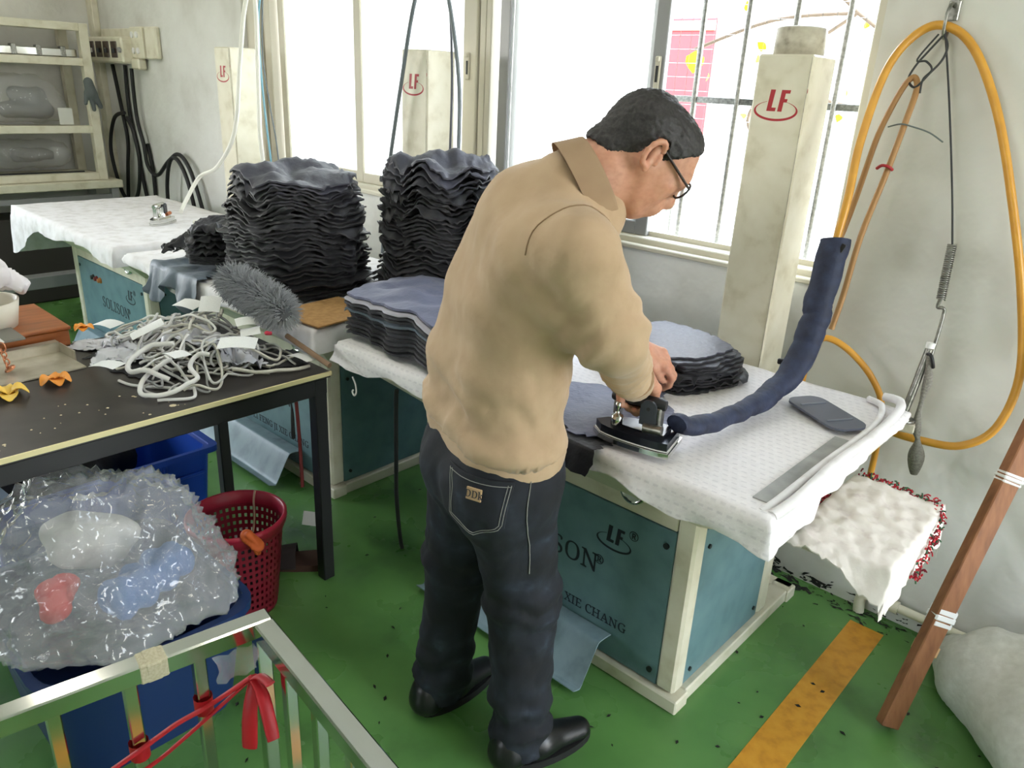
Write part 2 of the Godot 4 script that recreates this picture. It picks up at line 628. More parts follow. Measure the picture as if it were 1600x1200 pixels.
func build_windows():
	var zf := ZW - 0.075
	# the long opening: outer frame
	var w := Node3D.new()
	w.name = "window_1"
	add_child(w)
	w.set_meta("kind", "structure")
	var st := new_st()
	add_bx(st, V(-4.42, 1.07, zf - 0.09), V(-4.3, 2.45, zf + 0.05), 0.004)
	add_bx(st, V(-4.29, 1.07, zf - 0.09), V(-4.22, 2.45, zf + 0.02), 0.004)
	add_bx(st, V(-0.9, 1.07, zf - 0.09), V(-0.868, 2.45, zf + 0.05), 0.004)
	add_bx(st, V(-4.42, 1.07, zf - 0.09), V(-0.868, 1.1, zf + 0.05), 0.004)
	add_bx(st, V(-4.42, 1.1, zf - 0.02), V(-0.868, 1.118, zf - 0.012))
	add_bx(st, V(-4.42, 2.41, zf - 0.09), V(-0.868, 2.45, zf + 0.05), 0.004)
	part("window_frame", done(st), M.alu, w)
	part("window_sill", bx(V(-4.42, 1.06, ZW - 0.12), V(-0.868, 1.078, ZW + 0.012), 0.004), M.alu, w)
	# sliding panels: [left, right, z, colour]
	var leaves := [[-4.2, -3.4, zf - 0.035, M.alu], [-3.46, -2.58, zf - 0.005, M.alu], [-2.64, -2.47, zf + 0.02, M.alu], [-2.44, -1.62, zf - 0.005, M.alu_grey], [-2.4, -1.66, zf - 0.045, M.alu_grey]]
	for i in leaves.size():
		var a: float = leaves[i][0]
		var b: float = leaves[i][1]
		var z: float = leaves[i][2]
		if i == 2:
			st = new_st()
			add_bx(st, V(a, 1.1, z - 0.06), V(a + 0.085, 2.41, z + 0.01), 0.004)
			add_bx(st, V(a + 0.09, 1.1, z - 0.05), V(a + 0.13, 2.41, z), 0.004)
			add_bx(st, V(a + 0.138, 1.1, z - 0.06), V(b, 2.41, z + 0.01), 0.004)
			part("mullion", done(st), M.alu, w)
			part("mullion_gap", bx(V(a + 0.13, 1.1, z - 0.055), V(a + 0.138, 2.41, z - 0.02)), M.rubber, w)
			continue
		var leaf := Node3D.new()
		leaf.name = "sliding_panel"
		w.add_child(leaf, true)
		st = new_st()
		var sw := 0.055
		add_bx(st, V(a, 1.1, z - 0.014), V(a + sw, 2.41, z + 0.014), 0.003)
		add_bx(st, V(b - sw, 1.1, z - 0.014), V(b, 2.41, z + 0.014), 0.003)
		add_bx(st, V(a + sw, 1.1, z - 0.014), V(b - sw, 1.15, z + 0.014), 0.003)
		add_bx(st, V(a + sw, 2.36, z - 0.014), V(b - sw, 2.41, z + 0.014), 0.003)
		part("panel_frame", done(st), leaves[i][3], leaf)
		part("pane", bx(V(a + sw - 0.005, 1.145, z - 0.003), V(b - sw + 0.005, 2.365, z + 0.003)), M.milky if i < 2 else (M.film if i == 3 else M.glass), leaf)
	for q in [[-2.605, 1.685, zf + 0.031], [-1.645, 1.685, zf + 0.01], [-4.32, 1.69, zf + 0.051]]:
		st = new_st()
		box(st, V(q[0], q[1], q[2] + 0.002), V(0.024, 0.11, 0.008), 0.003)
		box(st, V(q[0], q[1] + 0.045, q[2] + 0.008), V(0.016, 0.018, 0.012), 0.003)
		var latch := part("latch", done(st), M.alu, w)
		part("latch_slot", box_mesh(V(q[0], q[1] - 0.005, q[2] + 0.0065), V(0.01, 0.055, 0.003)), M.black, latch)

func build_outside():
	# security grille outside the window
	var t := thing("window_grille", "grey steel security bars outside the window, with wire mesh", "grille", V(0, 0, -2.8))
	var st := new_st()
	var x := -4.36
	while x < -0.85:
		part("bar", tube_mesh([V(x, 1.02, 0), V(x, 2.6, 0)], 0.011, 8), M.steel, t)
		x += 0.1815
	for y in [1.04, 1.6, 2.2]:
		part("rail", bx(V(-4.5, y - 0.012, -0.014), V(-0.7, y + 0.012, 0.0), 0.002), M.steel, t)
	for i in 75:
		var xx := -4.45 + i * 0.05
		tube(st, [V(xx, 1.02, -0.03), V(xx, 2.6, -0.03)], 0.0012, 3, false)
	for i in 32:
		var yy := 1.03 + i * 0.05
		tube(st, [V(-4.5, yy, -0.03), V(-0.7, yy, -0.03)], 0.0012, 3, false)
	var wm := part("wire_mesh", done(st), M.steel, t)
	wm.set_meta("kind", "stuff")
	# outdoors
	one("yard_ground", bx(V(-30, -0.5, -40), V(20, -0.4, -2.75)), mottled([[0.0, rgb(190, 186, 176)], [1.0, rgb(216, 213, 204)]], 60, 0.01, 0.2, 0.9), "pale concrete yard outside the window", "ground").set_meta("kind", "structure")
	var pale := mat(rgb(238, 233, 222), 0.9)
	var b := thing("yard_building", "pale building across the yard, nearly lost in the glare", "building", V(-9.0, -0.4, -11.0))
	part("wall", bx(V(-9, 0, -3), V(6.5, 6.5, 0)), pale, b)
	for i in 6:
		var wx := -7.5 + i * 2.3
		var wf := part("window", bx(V(wx, 1.6, 0.0), V(wx + 1.1, 3.0, 0.05)), mat(rgb(205, 205, 200), 0.5), b)
		part("pane", bx(V(wx + 0.08, 1.68, 0.05), V(wx + 1.02, 2.92, 0.06)), mat(rgb(170, 180, 186), 0.1), wf)
	var g := thing("red_notice_panel", "red panel with white lines seen through the open window", "panel", V(-3.03, 1.3, -5.0))
	part("board", bx(V(-0.23, 0, -0.03), V(0.2, 0.8, 0), 0.01), mat(rgb(188, 66, 70), 0.7), g)
	part("top_strip", bx(V(-0.23, 0.72, 0.0), V(0.2, 0.78, 0.012)), mat(rgb(226, 190, 150), 0.7), g)
	part("post", bx(V(-0.04, -1.7, -0.08), V(0.04, 0.8, -0.03)), M.steel, g)
	# bare branches with a few yellow leaves just beyond the grille
	rng.seed = 77
	var bark := mat(rgb(120, 104, 88), 0.9)
	var leafm := mat(rgb(206, 214, 40), 0.6)
	leafm.backlight_enabled = true
	leafm.backlight = Color(0.7, 0.75, 0.1)
	var tr := thing("small_tree", "bare grey branches with yellow leaves outside the open window", "tree", V(-1.2, -0.4, -3.6))
	part("trunk", tube_mesh(smoothed([V(1.1, 0, -0.6), V(0.95, 1.0, -0.5), V(0.6, 1.7, -0.3), V(0.1, 2.2, -0.1)], 5), 0.02, 8), bark, tr)
	var brs := [[V(0.6, 1.7, -0.3), V(0.3, 2.1, 0.0), V(-0.1, 2.35, 0.2), V(-0.5, 2.75, 0.3)], [V(-0.1, 2.35, 0.2), V(-0.35, 2.15, 0.25), V(-0.45, 1.95, 0.3), V(-0.4, 1.85, 0.32)], [V(-0.1, 2.35, 0.2), V(-0.4, 2.32, 0.3), V(-0.7, 2.2, 0.4)], [V(0.3, 2.1, 0.0), V(0.35, 2.4, 0.1), V(0.3, 2.8, 0.15)], [V(0.6, 1.7, -0.3), V(0.7, 2.1, -0.1), V(0.62, 2.6, 0.0)], [V(0.3, 2.1, 0), V(0.0, 2.0, 0.15), V(-0.25, 2.05, 0.3)]]
	for q in brs:
		part("branch", tube_mesh(smoothed(q, 5), 0.008, 6), bark, tr)
	for i in 26:
		var q: Array = brs[i % brs.size()]
		var p: Vector3 = q[1].lerp(q[2], rng.randf()) + V(rng.randfn(0, 0.07), rng.randfn(0, 0.06), rng.randfn(0, 0.05))
		leaf(tr, p, rng.randf_range(0.03, 0.05), leafm)
	var big := part("leaf", leaf_mesh(0.1), leafm, tr)
	big.position = V(-0.72, 2.2, 0.35)
	big.rotation = V(1.3, 0.4, 3.0)

func leaf_mesh(s: float) -> ArrayMesh:
	var g := []
	for i in 5:
		var row := []
		var v := i / 4.0
		var wd := s * 0.42 * sin(PI * pow(v, 0.7)) + 0.0005
		for j in 3:
			row.append(V((j - 1) * wd, absf(j - 1) * wd * 0.35, v * s))
		g.append(row)
	return sheet(g, 0.0006)

var leaf_shared := {}
func leaf(parent: Node3D, p: Vector3, s: float, m: Material):
	if not leaf_shared.has("m"):
		leaf_shared.m = leaf_mesh(0.06)
	var o := part("leaf", leaf_shared.m, m, parent)
	o.position = p
	o.rotation = V(rng.randf() * TAU, rng.randf() * TAU, rng.randf() * TAU)
	o.scale = Vector3.ONE * s / 0.06

# ring with a swelling lower side, and the two letters standing in it
func emblem(parent: Node3D, t: Transform3D, w: float, m: Material, reg := true):
	var st := new_st()
	var n := 40
	for i in n:
		var a := TAU * i / n
		var b := TAU * (i + 1) / n
		var p := []
		for u in [a, b]:
			if u > PI * 0.39 and u < PI * 0.61 and reg:
				p.append([Vector2(cos(u), sin(u) * 0.42), Vector2(cos(u) * 0.995, sin(u) * 0.415)])
				continue
			var th: float = 0.05 + 0.075 * (0.5 - 0.5 * sin(u))
			p.append([Vector2(cos(u), sin(u) * 0.42), Vector2(cos(u) * (1.0 - th), sin(u) * 0.42 * (1.0 - th * 1.5) + 0.02)])
		if p[0][0].distance_to(p[0][1]) < 0.02:
			continue
		prism(st, PackedVector2Array([p[0][0] * w * 0.5, p[1][0] * w * 0.5, p[1][1] * w * 0.5, p[0][1] * w * 0.5]), 0.0008, t)
	# L
	var k := w * 0.5
	var letters := [
		[Vector2(-0.42, -0.02), Vector2(-0.02, -0.02), Vector2(0.0, 0.13), Vector2(-0.2, 0.13), Vector2(-0.12, 0.86), Vector2(-0.34, 0.86)],
		[Vector2(0.08, -0.02), Vector2(0.28, -0.02), Vector2(0.31, 0.36), Vector2(0.45, 0.36), Vector2(0.47, 0.5), Vector2(0.33, 0.5), Vector2(0.35, 0.72), Vector2(0.54, 0.72), Vector2(0.56, 0.86), Vector2(0.16, 0.86)]]
	for l in letters:
		var poly := PackedVector2Array()
		for q in l:
			poly.append(q * k)
		prism(st, poly, 0.0008, t)
	part("emblem", done(st), m, parent)
	if reg:
		word(parent, "®", w * 0.24, t * Transform3D(Basis(), V(w * 0.52, w * 0.42, 0)), m, "trademark_sign")

func word(parent: Node3D, text: String, h: float, t: Transform3D, m: Material, called := "lettering", serif := false, bold := false):
	var tm := TextMesh.new()
	var f := SystemFont.new()
	f.font_names = PackedStringArray(["Droid Serif" if serif else "Droid Sans"])
	if bold:
		f.font_weight = 700
	tm.font = f
	tm.text = text
	tm.font_size = 64
	tm.pixel_size = h / 46.0
	tm.depth = 0.0008
	var o := part(called, tm, m, parent)
	o.transform = t

func drape(x0: float, x1: float, z0: float, z1: float, y: float, drop: Callable, n: FastNoiseLite, step := 0.03, sag := 0.004) -> Array:
	# cloth laid on the rectangle and falling over its edges; drop(x, z) gives how far it hangs there
	var e := 0.34
	var nx := int((x1 - x0 + 2 * e) / step)
	var nz := int((z1 - z0 + 2 * e) / step)
	var g := []
	for i in nx + 1:
		var row := []
		for j in nz + 1:
			var u := -1.0 + 2.0 * i / nx
			var v := -1.0 + 2.0 * j / nz
			# squeeze so that the first and last few lines make up the hanging part
			var hang := 5
			var px: float
			var ox := 0.0
			var oz := 0.0
			if i < hang:
				px = x0
				ox = -float(hang - i) / hang
			elif i > nx - hang:
				px = x1
				ox = float(i - nx + hang) / hang
			else:
				px = lerpf(x0, x1, float(i - hang) / (nx - 2 * hang))
			var pz: float
			if j < hang:
				pz = z0
				oz = -float(hang - j) / hang
			elif j > nz - hang:
				pz = z1
				oz = float(j - nz + hang) / hang
			else:
				pz = lerpf(z0, z1, float(j - hang) / (nz - 2 * hang))
			var over := maxf(absf(ox), absf(oz))
			var d: float = drop.call(px, pz) * over
			var bulge := 0.012 * sin(over * PI * 0.5) + 0.02 * over * n.get_noise_2d(px * 300.0 + pz * 300.0, over * 30.0)
			var p := V(px + signf(ox) * (0.006 + bulge), y - d, pz + signf(oz) * (0.006 + bulge))
			if over == 0.0:
				p.y += sag * n.get_noise_2d(px * 260.0, pz * 260.0)
			elif over < 0.3:
				p.y += 0.0
			row.append(p)
		g.append(row)
	return g

func perforated_cloth() -> StandardMaterial3D:
	# white cover with the rows of suction slots showing through it
	var s := 256
	var im := Image.create(s, s, false, Image.FORMAT_RGB8)
	var n := FastNoiseLite.new()
	n.seed = 4
	n.frequency = 0.03
	for y in s:
		for x in s:
			var k := n.get_noise_2d(x, y) * 0.025
			var c := Color(0.905 + k, 0.89 + k, 0.895 + k)
			var row := y / 32
			var xx := (x + (16 if row % 2 else 0)) % 32
			var yy := y % 32
			if xx > 5 and xx < 24 and yy > 12 and yy < 20:
				c = Color(0.855 + k, 0.84 + k, 0.85 + k)
			im.set_pixel(x, y, c)
	var m := mat(Color.WHITE, 0.85)
	m.albedo_texture = ImageTexture.create_from_image(im)
	m.uv1_triplanar = true
	m.uv1_world_triplanar = true
	m.uv1_triplanar_sharpness = 8.0
	m.uv1_scale = Vector3.ONE * 5.5
	m.normal_enabled = true
	m.normal_texture = noise_tex(33, 0.02, [], 4, 512, 1.5)
	return m

func ironing_table(dx: float, label: String, drop: Callable, seed_: int, cover: Material) -> Node3D:
	# origin on the floor under the front right corner of the cabinet
	var X := dx
	var t := thing("ironing_table", label, "ironing table", V(-0.758 + X, 0, -1.582), 0.0, "steam ironing tables in a row by the window")
	var L := -1.03
	var D := -0.575
	# cabinet: posts, rails, panels
	for x in [0.0, L]:
		for z in [0.0, D]:
			var sx := -1.0 if x == 0.0 else 1.0
			part("post", bx(V(x, 0.05, z), V(x + sx * 0.058, 0.61, z + (-0.058 if z == 0.0 else 0.058)), 0.008), M.cream, t)
	part("base_rail", bx(V(L - 0.02, 0.0, -0.055), V(0.02, 0.045, 0.012), 0.004), M.cream, t)
	part("base_rail", bx(V(L - 0.02, 0.0, D - 0.2), V(0.02, 0.045, D - 0.14), 0.004), M.cream, t)
	part("base_rail", bx(V(-0.05, 0.0, D - 0.2), V(0.012, 0.045, -0.055), 0.004), M.cream, t)
	part("base_rail", bx(V(L - 0.012, 0.0, D - 0.2), V(L + 0.05, 0.045, -0.055), 0.004), M.cream, t)
	var fp := part("front_panel", bx(V(L + 0.06, 0.048, -0.02), V(-0.06, 0.548, -0.006), 0.002), M.teal, t)
	var ep := part("end_panel", bx(V(-0.02, 0.048, D + 0.06), V(-0.006, 0.56, -0.06), 0.002), M.teal, t)
	part("end_panel", bx(V(L + 0.006, 0.048, D + 0.06), V(L + 0.02, 0.56, -0.06), 0.002), M.teal, t)
	part("back_panel", bx(V(L + 0.06, 0.048, D + 0.006), V(-0.06, 0.56, D + 0.02), 0.002), M.teal, t)
	part("header_rail", bx(V(L + 0.06, 0.553, -0.02), V(-0.06, 0.66, -0.004), 0.003), M.cream, t)
	for p in [[-0.085, 0.5], [-0.085, 0.09], [L + 0.085, 0.5], [L + 0.085, 0.09]]:
		part("screw", tube_mesh([V(p[0], p[1], -0.006), V(p[0], p[1], -0.001)], 0.009, 10), M.screw, fp)
	for p in [[-0.09, 0.5], [-0.09, 0.09], [D + 0.09, 0.5], [D + 0.09, 0.09]]:
		part("screw", tube_mesh([V(-0.006, p[1], p[0]), V(-0.001, p[1], p[0])], 0.007, 8), M.screw, ep)
	emblem(fp, Transform3D(Basis(), V(-0.25, 0.43, -0.0058)), 0.12, M.ink, true)
	word(fp, "SOLISON", 0.062, Transform3D(Basis(), V(-0.48, 0.335, -0.0055)), M.ink, "lettering", true)
	word(fp, "®", 0.03, Transform3D(Basis(), V(-0.293, 0.355, -0.0055)), M.ink, "trademark_sign", true)
	word(fp, "LI FENG JI XIE CHANG", 0.03, Transform3D(Basis(), V(-0.4, 0.17, -0.0055)), M.ink, "lettering", true)
	# gauge half hidden by the cloth
	var gt := Transform3D(Basis(Vector3.RIGHT, PI / 2), V(-0.2, 0.625, -0.004))
	var ga := part("pressure_gauge", lathe_mesh([Vector2(0, 0.012), Vector2(0.032, 0.012), Vector2(0.034, 0.016), Vector2(0.04, 0.016), Vector2(0.042, 0.0)], 24, gt), M.chrome, t)
	part("dial", lathe_mesh([Vector2(0, 0.0135), Vector2(0.031, 0.0135)], 24, gt), mat(rgb(226, 228, 226), 0.3), ga)
	# push buttons on the left of the panel
	for i in 3:
		var bt := Transform3D(Basis(Vector3.RIGHT, PI / 2), V(L + 0.28 + i * 0.05, 0.46, -0.006))
		part("push_button", lathe_mesh([Vector2(0.017, 0), Vector2(0.017, 0.006), Vector2(0.012, 0.008), Vector2(0.012, 0.018), Vector2(0, 0.019)], 14, bt), [mat(rgb(30, 34, 36), 0.4), mat(rgb(120, 30, 30), 0.4), mat(rgb(196, 120, 60), 0.4)][i], t)
	# foot pedal: a long folded plate in front of the cabinet
	var prof := [Vector2(-0.018, 0.135), Vector2(0.03, 0.14), Vector2(0.05, 0.125), Vector2(0.105, 0.03), Vector2(0.12, 0.02), Vector2(0.145, 0.03)]
	var g := []
	for i in 2:
		var row := []
		for q in prof:
			row.append(V(-0.9 + i * 0.68, q.y, q.x + 0.02))
		g.append(row)
	var fine := []
	for row in g:
		fine.append(Array(smoothed(row, 3)))
	part("foot_pedal", sheet(fine, 0.004), M.pedal, t, "pale blue folded steel treadle")
	# flaring suction hood under the top
	var st := new_st()
	var lo := [V(L, 0.6, D), V(0, 0.6, D), V(0, 0.6, 0.0), V(L, 0.6, 0.0)]
	var hi := [V(-1.19, 0.765, -0.59), V(0.235, 0.765, -0.59), V(0.235, 0.765, 0.2), V(-1.19, 0.765, 0.2)]
	for i in 4:
		var k := (i + 1) % 4
		quad(st, lo[i], lo[k], hi[k], hi[i])
	quad(st, hi[0], hi[1], hi[2], hi[3])
	quad(st, lo[3], lo[2], lo[1], lo[0])
	part("suction_hood", done(st), M.cream, t)
	part("table_top", bx(V(-1.212, 0.765, -0.618), V(0.254, TP - 0.012, 0.222), 0.006), M.cream, t)
	var n := FastNoiseLite.new()
	n.seed = seed_
	n.frequency = 0.02
	part("padded_cover", sheet(drape(-1.214, 0.256, -0.62, 0.226, TP, drop, n), 0.0025, V(0, -1, 0)), cover, t, "white cotton cover over the padded top")
	# pole with emblem
	var cx := -1.041 + 0.758
	var cz := -2.332 + 1.582
	st = new_st()
	box(st, V(cx, 0.87, cz), V(0.166, 1.735, 0.16), 0.006)
	var pole := part("exhaust_column", done(st), M.cream, t, "square cream exhaust column")
	part("column_seam", bx(V(cx + 0.0775, 0.3, cz + 0.0795), V(cx + 0.0795, 1.73, cz + 0.0812)), M.worn, pole)
	emblem(pole, Transform3D(Basis(), V(cx - 0.005, 1.585, cz + 0.0795)), 0.134, M.red, true)
	if dx == 0.0:
		part("column_cap", lathe_mesh([Vector2(0.0, 0.075), Vector2(0.06, 0.075), Vector2(0.07, 0.07), Vector2(0.071, 0.0), Vector2(0.0, 0.0)], 28, Transform3D(Basis(), V(cx + 0.0, 1.7375, cz))), M.worn, t)
	part("column_foot", bx(V(cx - 0.1, 0.0, cz - 0.06), V(cx + 0.1, 0.012, cz + 0.1), 0.002), M.cream, pole)
	return t

func build_tables():
	var cov := perforated_cloth()
	var d3 := func(x: float, z: float) -> float:
		return 0.062 + 0.012 * sin(x * 9.0) + 0.01 * sin(x * 23.0 + 1.0) if z > 0.0 or x < 0.2 else 0.03
	var t3 := ironing_table(0.0, "nearest ironing table, where the man is pressing cloth", d3, 5, cov)
	# rolled hem and grey worn strip along the right end of the near table
	part("edge_roll", tube_mesh(smoothed([V(0.25, TP - 0.006, 0.2), V(0.262, TP + 0.006, 0.12), V(0.258, TP + 0.012, -0.1), V(0.262, TP + 0.01, -0.35), V(0.255, TP + 0.014, -0.55), V(0.235, TP + 0.02, -0.62), V(0.19, TP + 0.016, -0.635)], 6), 0.0125, 8), M.cloth, t3)
	part("edge_roll", tube_mesh(smoothed([V(0.225, TP - 0.006, 0.2), V(0.235, TP + 0.004, 0.14), V(0.236, TP + 0.008, -0.1), V(0.24, TP + 0.01, -0.4), V(0.21, TP + 0.012, -0.56), V(0.16, TP + 0.01, -0.6)], 6), 0.009, 8), M.cloth, t3)
	part("bare_edge", bx(V(0.19, TP + 0.001, -0.28), V(0.226, TP + 0.0045, 0.17), 0.001), mottled([[0.0, rgb(132, 132, 130)], [1.0, rgb(168, 168, 164)]], 66, 0.01, 2.0, 0.6), t3, "grey worn strip along the table edge")
	var d2 := func(x: float, z: float) -> float:
		return 0.06 + 0.02 * sin(x * 7.0)
	ironing_table(-1.616, "middle ironing table carrying the two tall piles of dark cloth", d2, 6, M.cloth)
	var d1 := func(x: float, z: float) -> float:
		return 0.07 + 0.02 * sin(x * 8.0) + (0.2 * smoothstep(-0.7, -1.2, x) if z > -0.3 else 0.05)
	ironing_table(-3.232, "farthest ironing table, white top bare but for an iron", d1, 7, M.cloth)

func noise(seed_: int, freq := 1.0) -> FastNoiseLite:
	var n := FastNoiseLite.new()
	n.seed = seed_
	n.frequency = freq
	n.fractal_octaves = 3
	n.noise_type = FastNoiseLite.TYPE_SIMPLEX_SMOOTH
	return n

func cloth_materials():
	M.navy = mat(rgb(34, 34, 43), 0.5, 0.0, 0.5)
	M.navy.rim_enabled = true
	M.navy.rim = 0.5
	M.navy.rim_tint = 0.3
	M.navy.normal_enabled = true
	M.navy.normal_texture = noise_tex(51, 0.02, [], 4, 512, 2.2)
	M.navy.uv1_triplanar = true
	M.navy.uv1_scale = Vector3.ONE * 3.0
	M.navy2 = M.navy.duplicate()
	M.navy2.albedo_color = rgb(52, 52, 64)  # navy lightened: window light on the pile tops put into the colour
	M.navy3 = M.navy.duplicate()
	M.navy3.albedo_color = rgb(84, 87, 112)  # lightened further, for strong window light on the upper cloths
	M.ink_cloth = M.navy.duplicate()
	M.ink_cloth.albedo_color = rgb(22, 22, 28)
	M.white_fold = mat(rgb(176, 174, 184), 0.8)
	M.slate = M.navy.duplicate()
	M.slate.albedo_color = rgb(92, 104, 116)

# cloth laid on what already lies there: top heights are kept in cells; each new sheet rests on them
func settle(g: Array, hm: Dictionary, cell: float, thick: float, gap := 0.003, at := Vector3.ZERO):
	for row in g:
		for j in row.size():
			var p: Vector3 = row[j] + at
			var c := Vector2i(floori(p.x / cell - 0.5), floori(p.z / cell - 0.5))
			var top := -1.0
			for dx in 2:
				for dz in 2:
					top = maxf(top, hm.get(c + Vector2i(dx, dz), -1.0))
			if top > 0.0:
				row[j].y = maxf(row[j].y, top + thick + gap - at.y)
	for i in g.size() - 1:
		for j in g[0].size() - 1:
			for a in 3:
				for b in 3:
					var p: Vector3 = g[i][j].lerp(g[i + 1][j], a / 2.0).lerp(g[i][j + 1].lerp(g[i + 1][j + 1], a / 2.0), b / 2.0) + at
					var c := Vector2i(floori(p.x / cell), floori(p.z / cell))
					hm[c] = maxf(hm.get(c, -1.0), p.y)

# a cloth panel with wavy surface: corners given counter-clockwise, noise height, waviness of the rim
func quad_cloth(c: Array, nu: int, nv: int, amp: float, seed_: int, thick := 0.003, edge := 0.012, freq := 7.0, lift = null, hm = null, cell := 0.015) -> ArrayMesh:
	var n := noise(seed_, 1.0)
	var g := []
	for i in nu + 1:
		var row := []
		var u := float(i) / nu
		for j in nv + 1:
			var v := float(j) / nv
			var p: Vector3 = c[0].lerp(c[1], u).lerp(c[3].lerp(c[2], u), v)
			var eu := 1.0 - pow(absf(2 * u - 1), 6)
			var ev := 1.0 - pow(absf(2 * v - 1), 6)
			p += V(n.get_noise_2d(v * 5 + 9, u) * edge * (1 - eu) * 2, 0, n.get_noise_2d(u * 5, v + 20) * edge * (1 - ev) * 2)
			p.y += amp * (n.get_noise_2d(p.x * freq, p.z * freq) + 0.35)
			if lift != null:
				p.y += lift.call(u, v)
			row.append(p)
		g.append(row)
	if hm != null:
		settle(g, hm, cell, thick)
	return sheet(g, thick)

# a pile of cloth panels lying on each other, each its own object
func pile(called: String, label: String, top_label: String, category: String, group: String, at: Vector3, w: float, d: float, n: int, dy: float, seed_: int, wave: float, droop: float, turn: float, tops: Array, thick := 0.006, ruffle := 0.01):
	var ns := noise(seed_, 1.0)
	var r := RandomNumberGenerator.new()
	r.seed = seed_
	var hm := {}
	for i in n:
		var f := float(i) / maxf(1, n - 1)
		var nu := 26
		var nv := 26
		var g := []
		var ox := ns.get_noise_2d(i * 0.35, 50.0) * 0.02 + r.randfn(0, 0.005)
		var oz := ns.get_noise_2d(i * 0.35, 90.0) * 0.02 + r.randfn(0, 0.005)
		var rot := turn + ns.get_noise_2d(i * 0.4, 130.0) * 0.16
		var size := 1.0 - 0.16 * f * f + r.randfn(0, 0.015)
		var ph := r.randf() * 0.8
		for a in nu + 1:
			var row := []
			for b in nv + 1:
				var u := 2.0 * a / nu - 1.0
				var v := 2.0 * b / nv - 1.0
				# round the square's corners
				var x := u * sqrt(1.0 - 0.33 * v * v)
				var z := v * sqrt(1.0 - 0.33 * u * u)
				var e := maxf(absf(u), absf(v))
				var ang := atan2(z, x)
				var rim := 1.0 + 0.10 * ns.get_noise_2d(cos(ang) * 1.6 + i * 0.12, sin(ang) * 1.6) * e + 0.05 * ns.get_noise_2d(cos(ang) * 4.0 + i * 0.6, sin(ang) * 4.0) * e * e
				var px := x * w * 0.5 * size * rim
				var pz := z * d * 0.5 * size * rim
				var q := Vector2(px, pz).rotated(rot) + Vector2(ox, oz)
				var y := i * dy + wave * (0.25 + 0.75 * f) * ns.get_noise_3d(q.x * 4.2, q.y * 4.2, i * 0.035)
				y -= droop * (0.3 + 0.7 * f) * pow(e, 3.0) * (0.65 + 0.5 * ns.get_noise_2d(cos(ang) * 1.3 + 7, sin(ang) * 1.3))
				y += ruffle * pow(e, 3.0) * ns.get_noise_2d(ang * 2.6 + 3.0 * cos(ang), i * 0.22) * 1.6 * (0.4 + f)
				y = maxf(y, i * 0.0015 + 0.001)
				row.append(V(q.x, y, q.y))
			g.append(row)
		settle(g, hm, 0.015, thick)
		var m: Material = tops[mini(n - 1 - i, tops.size() - 1)]  # upper panels take the lighter colours, painting in light from above
		var o := one(called, sheet(g, thick), m, top_label if i == n - 1 else label, category, group)
		o.position = at + V(0, thick + 0.003, 0)

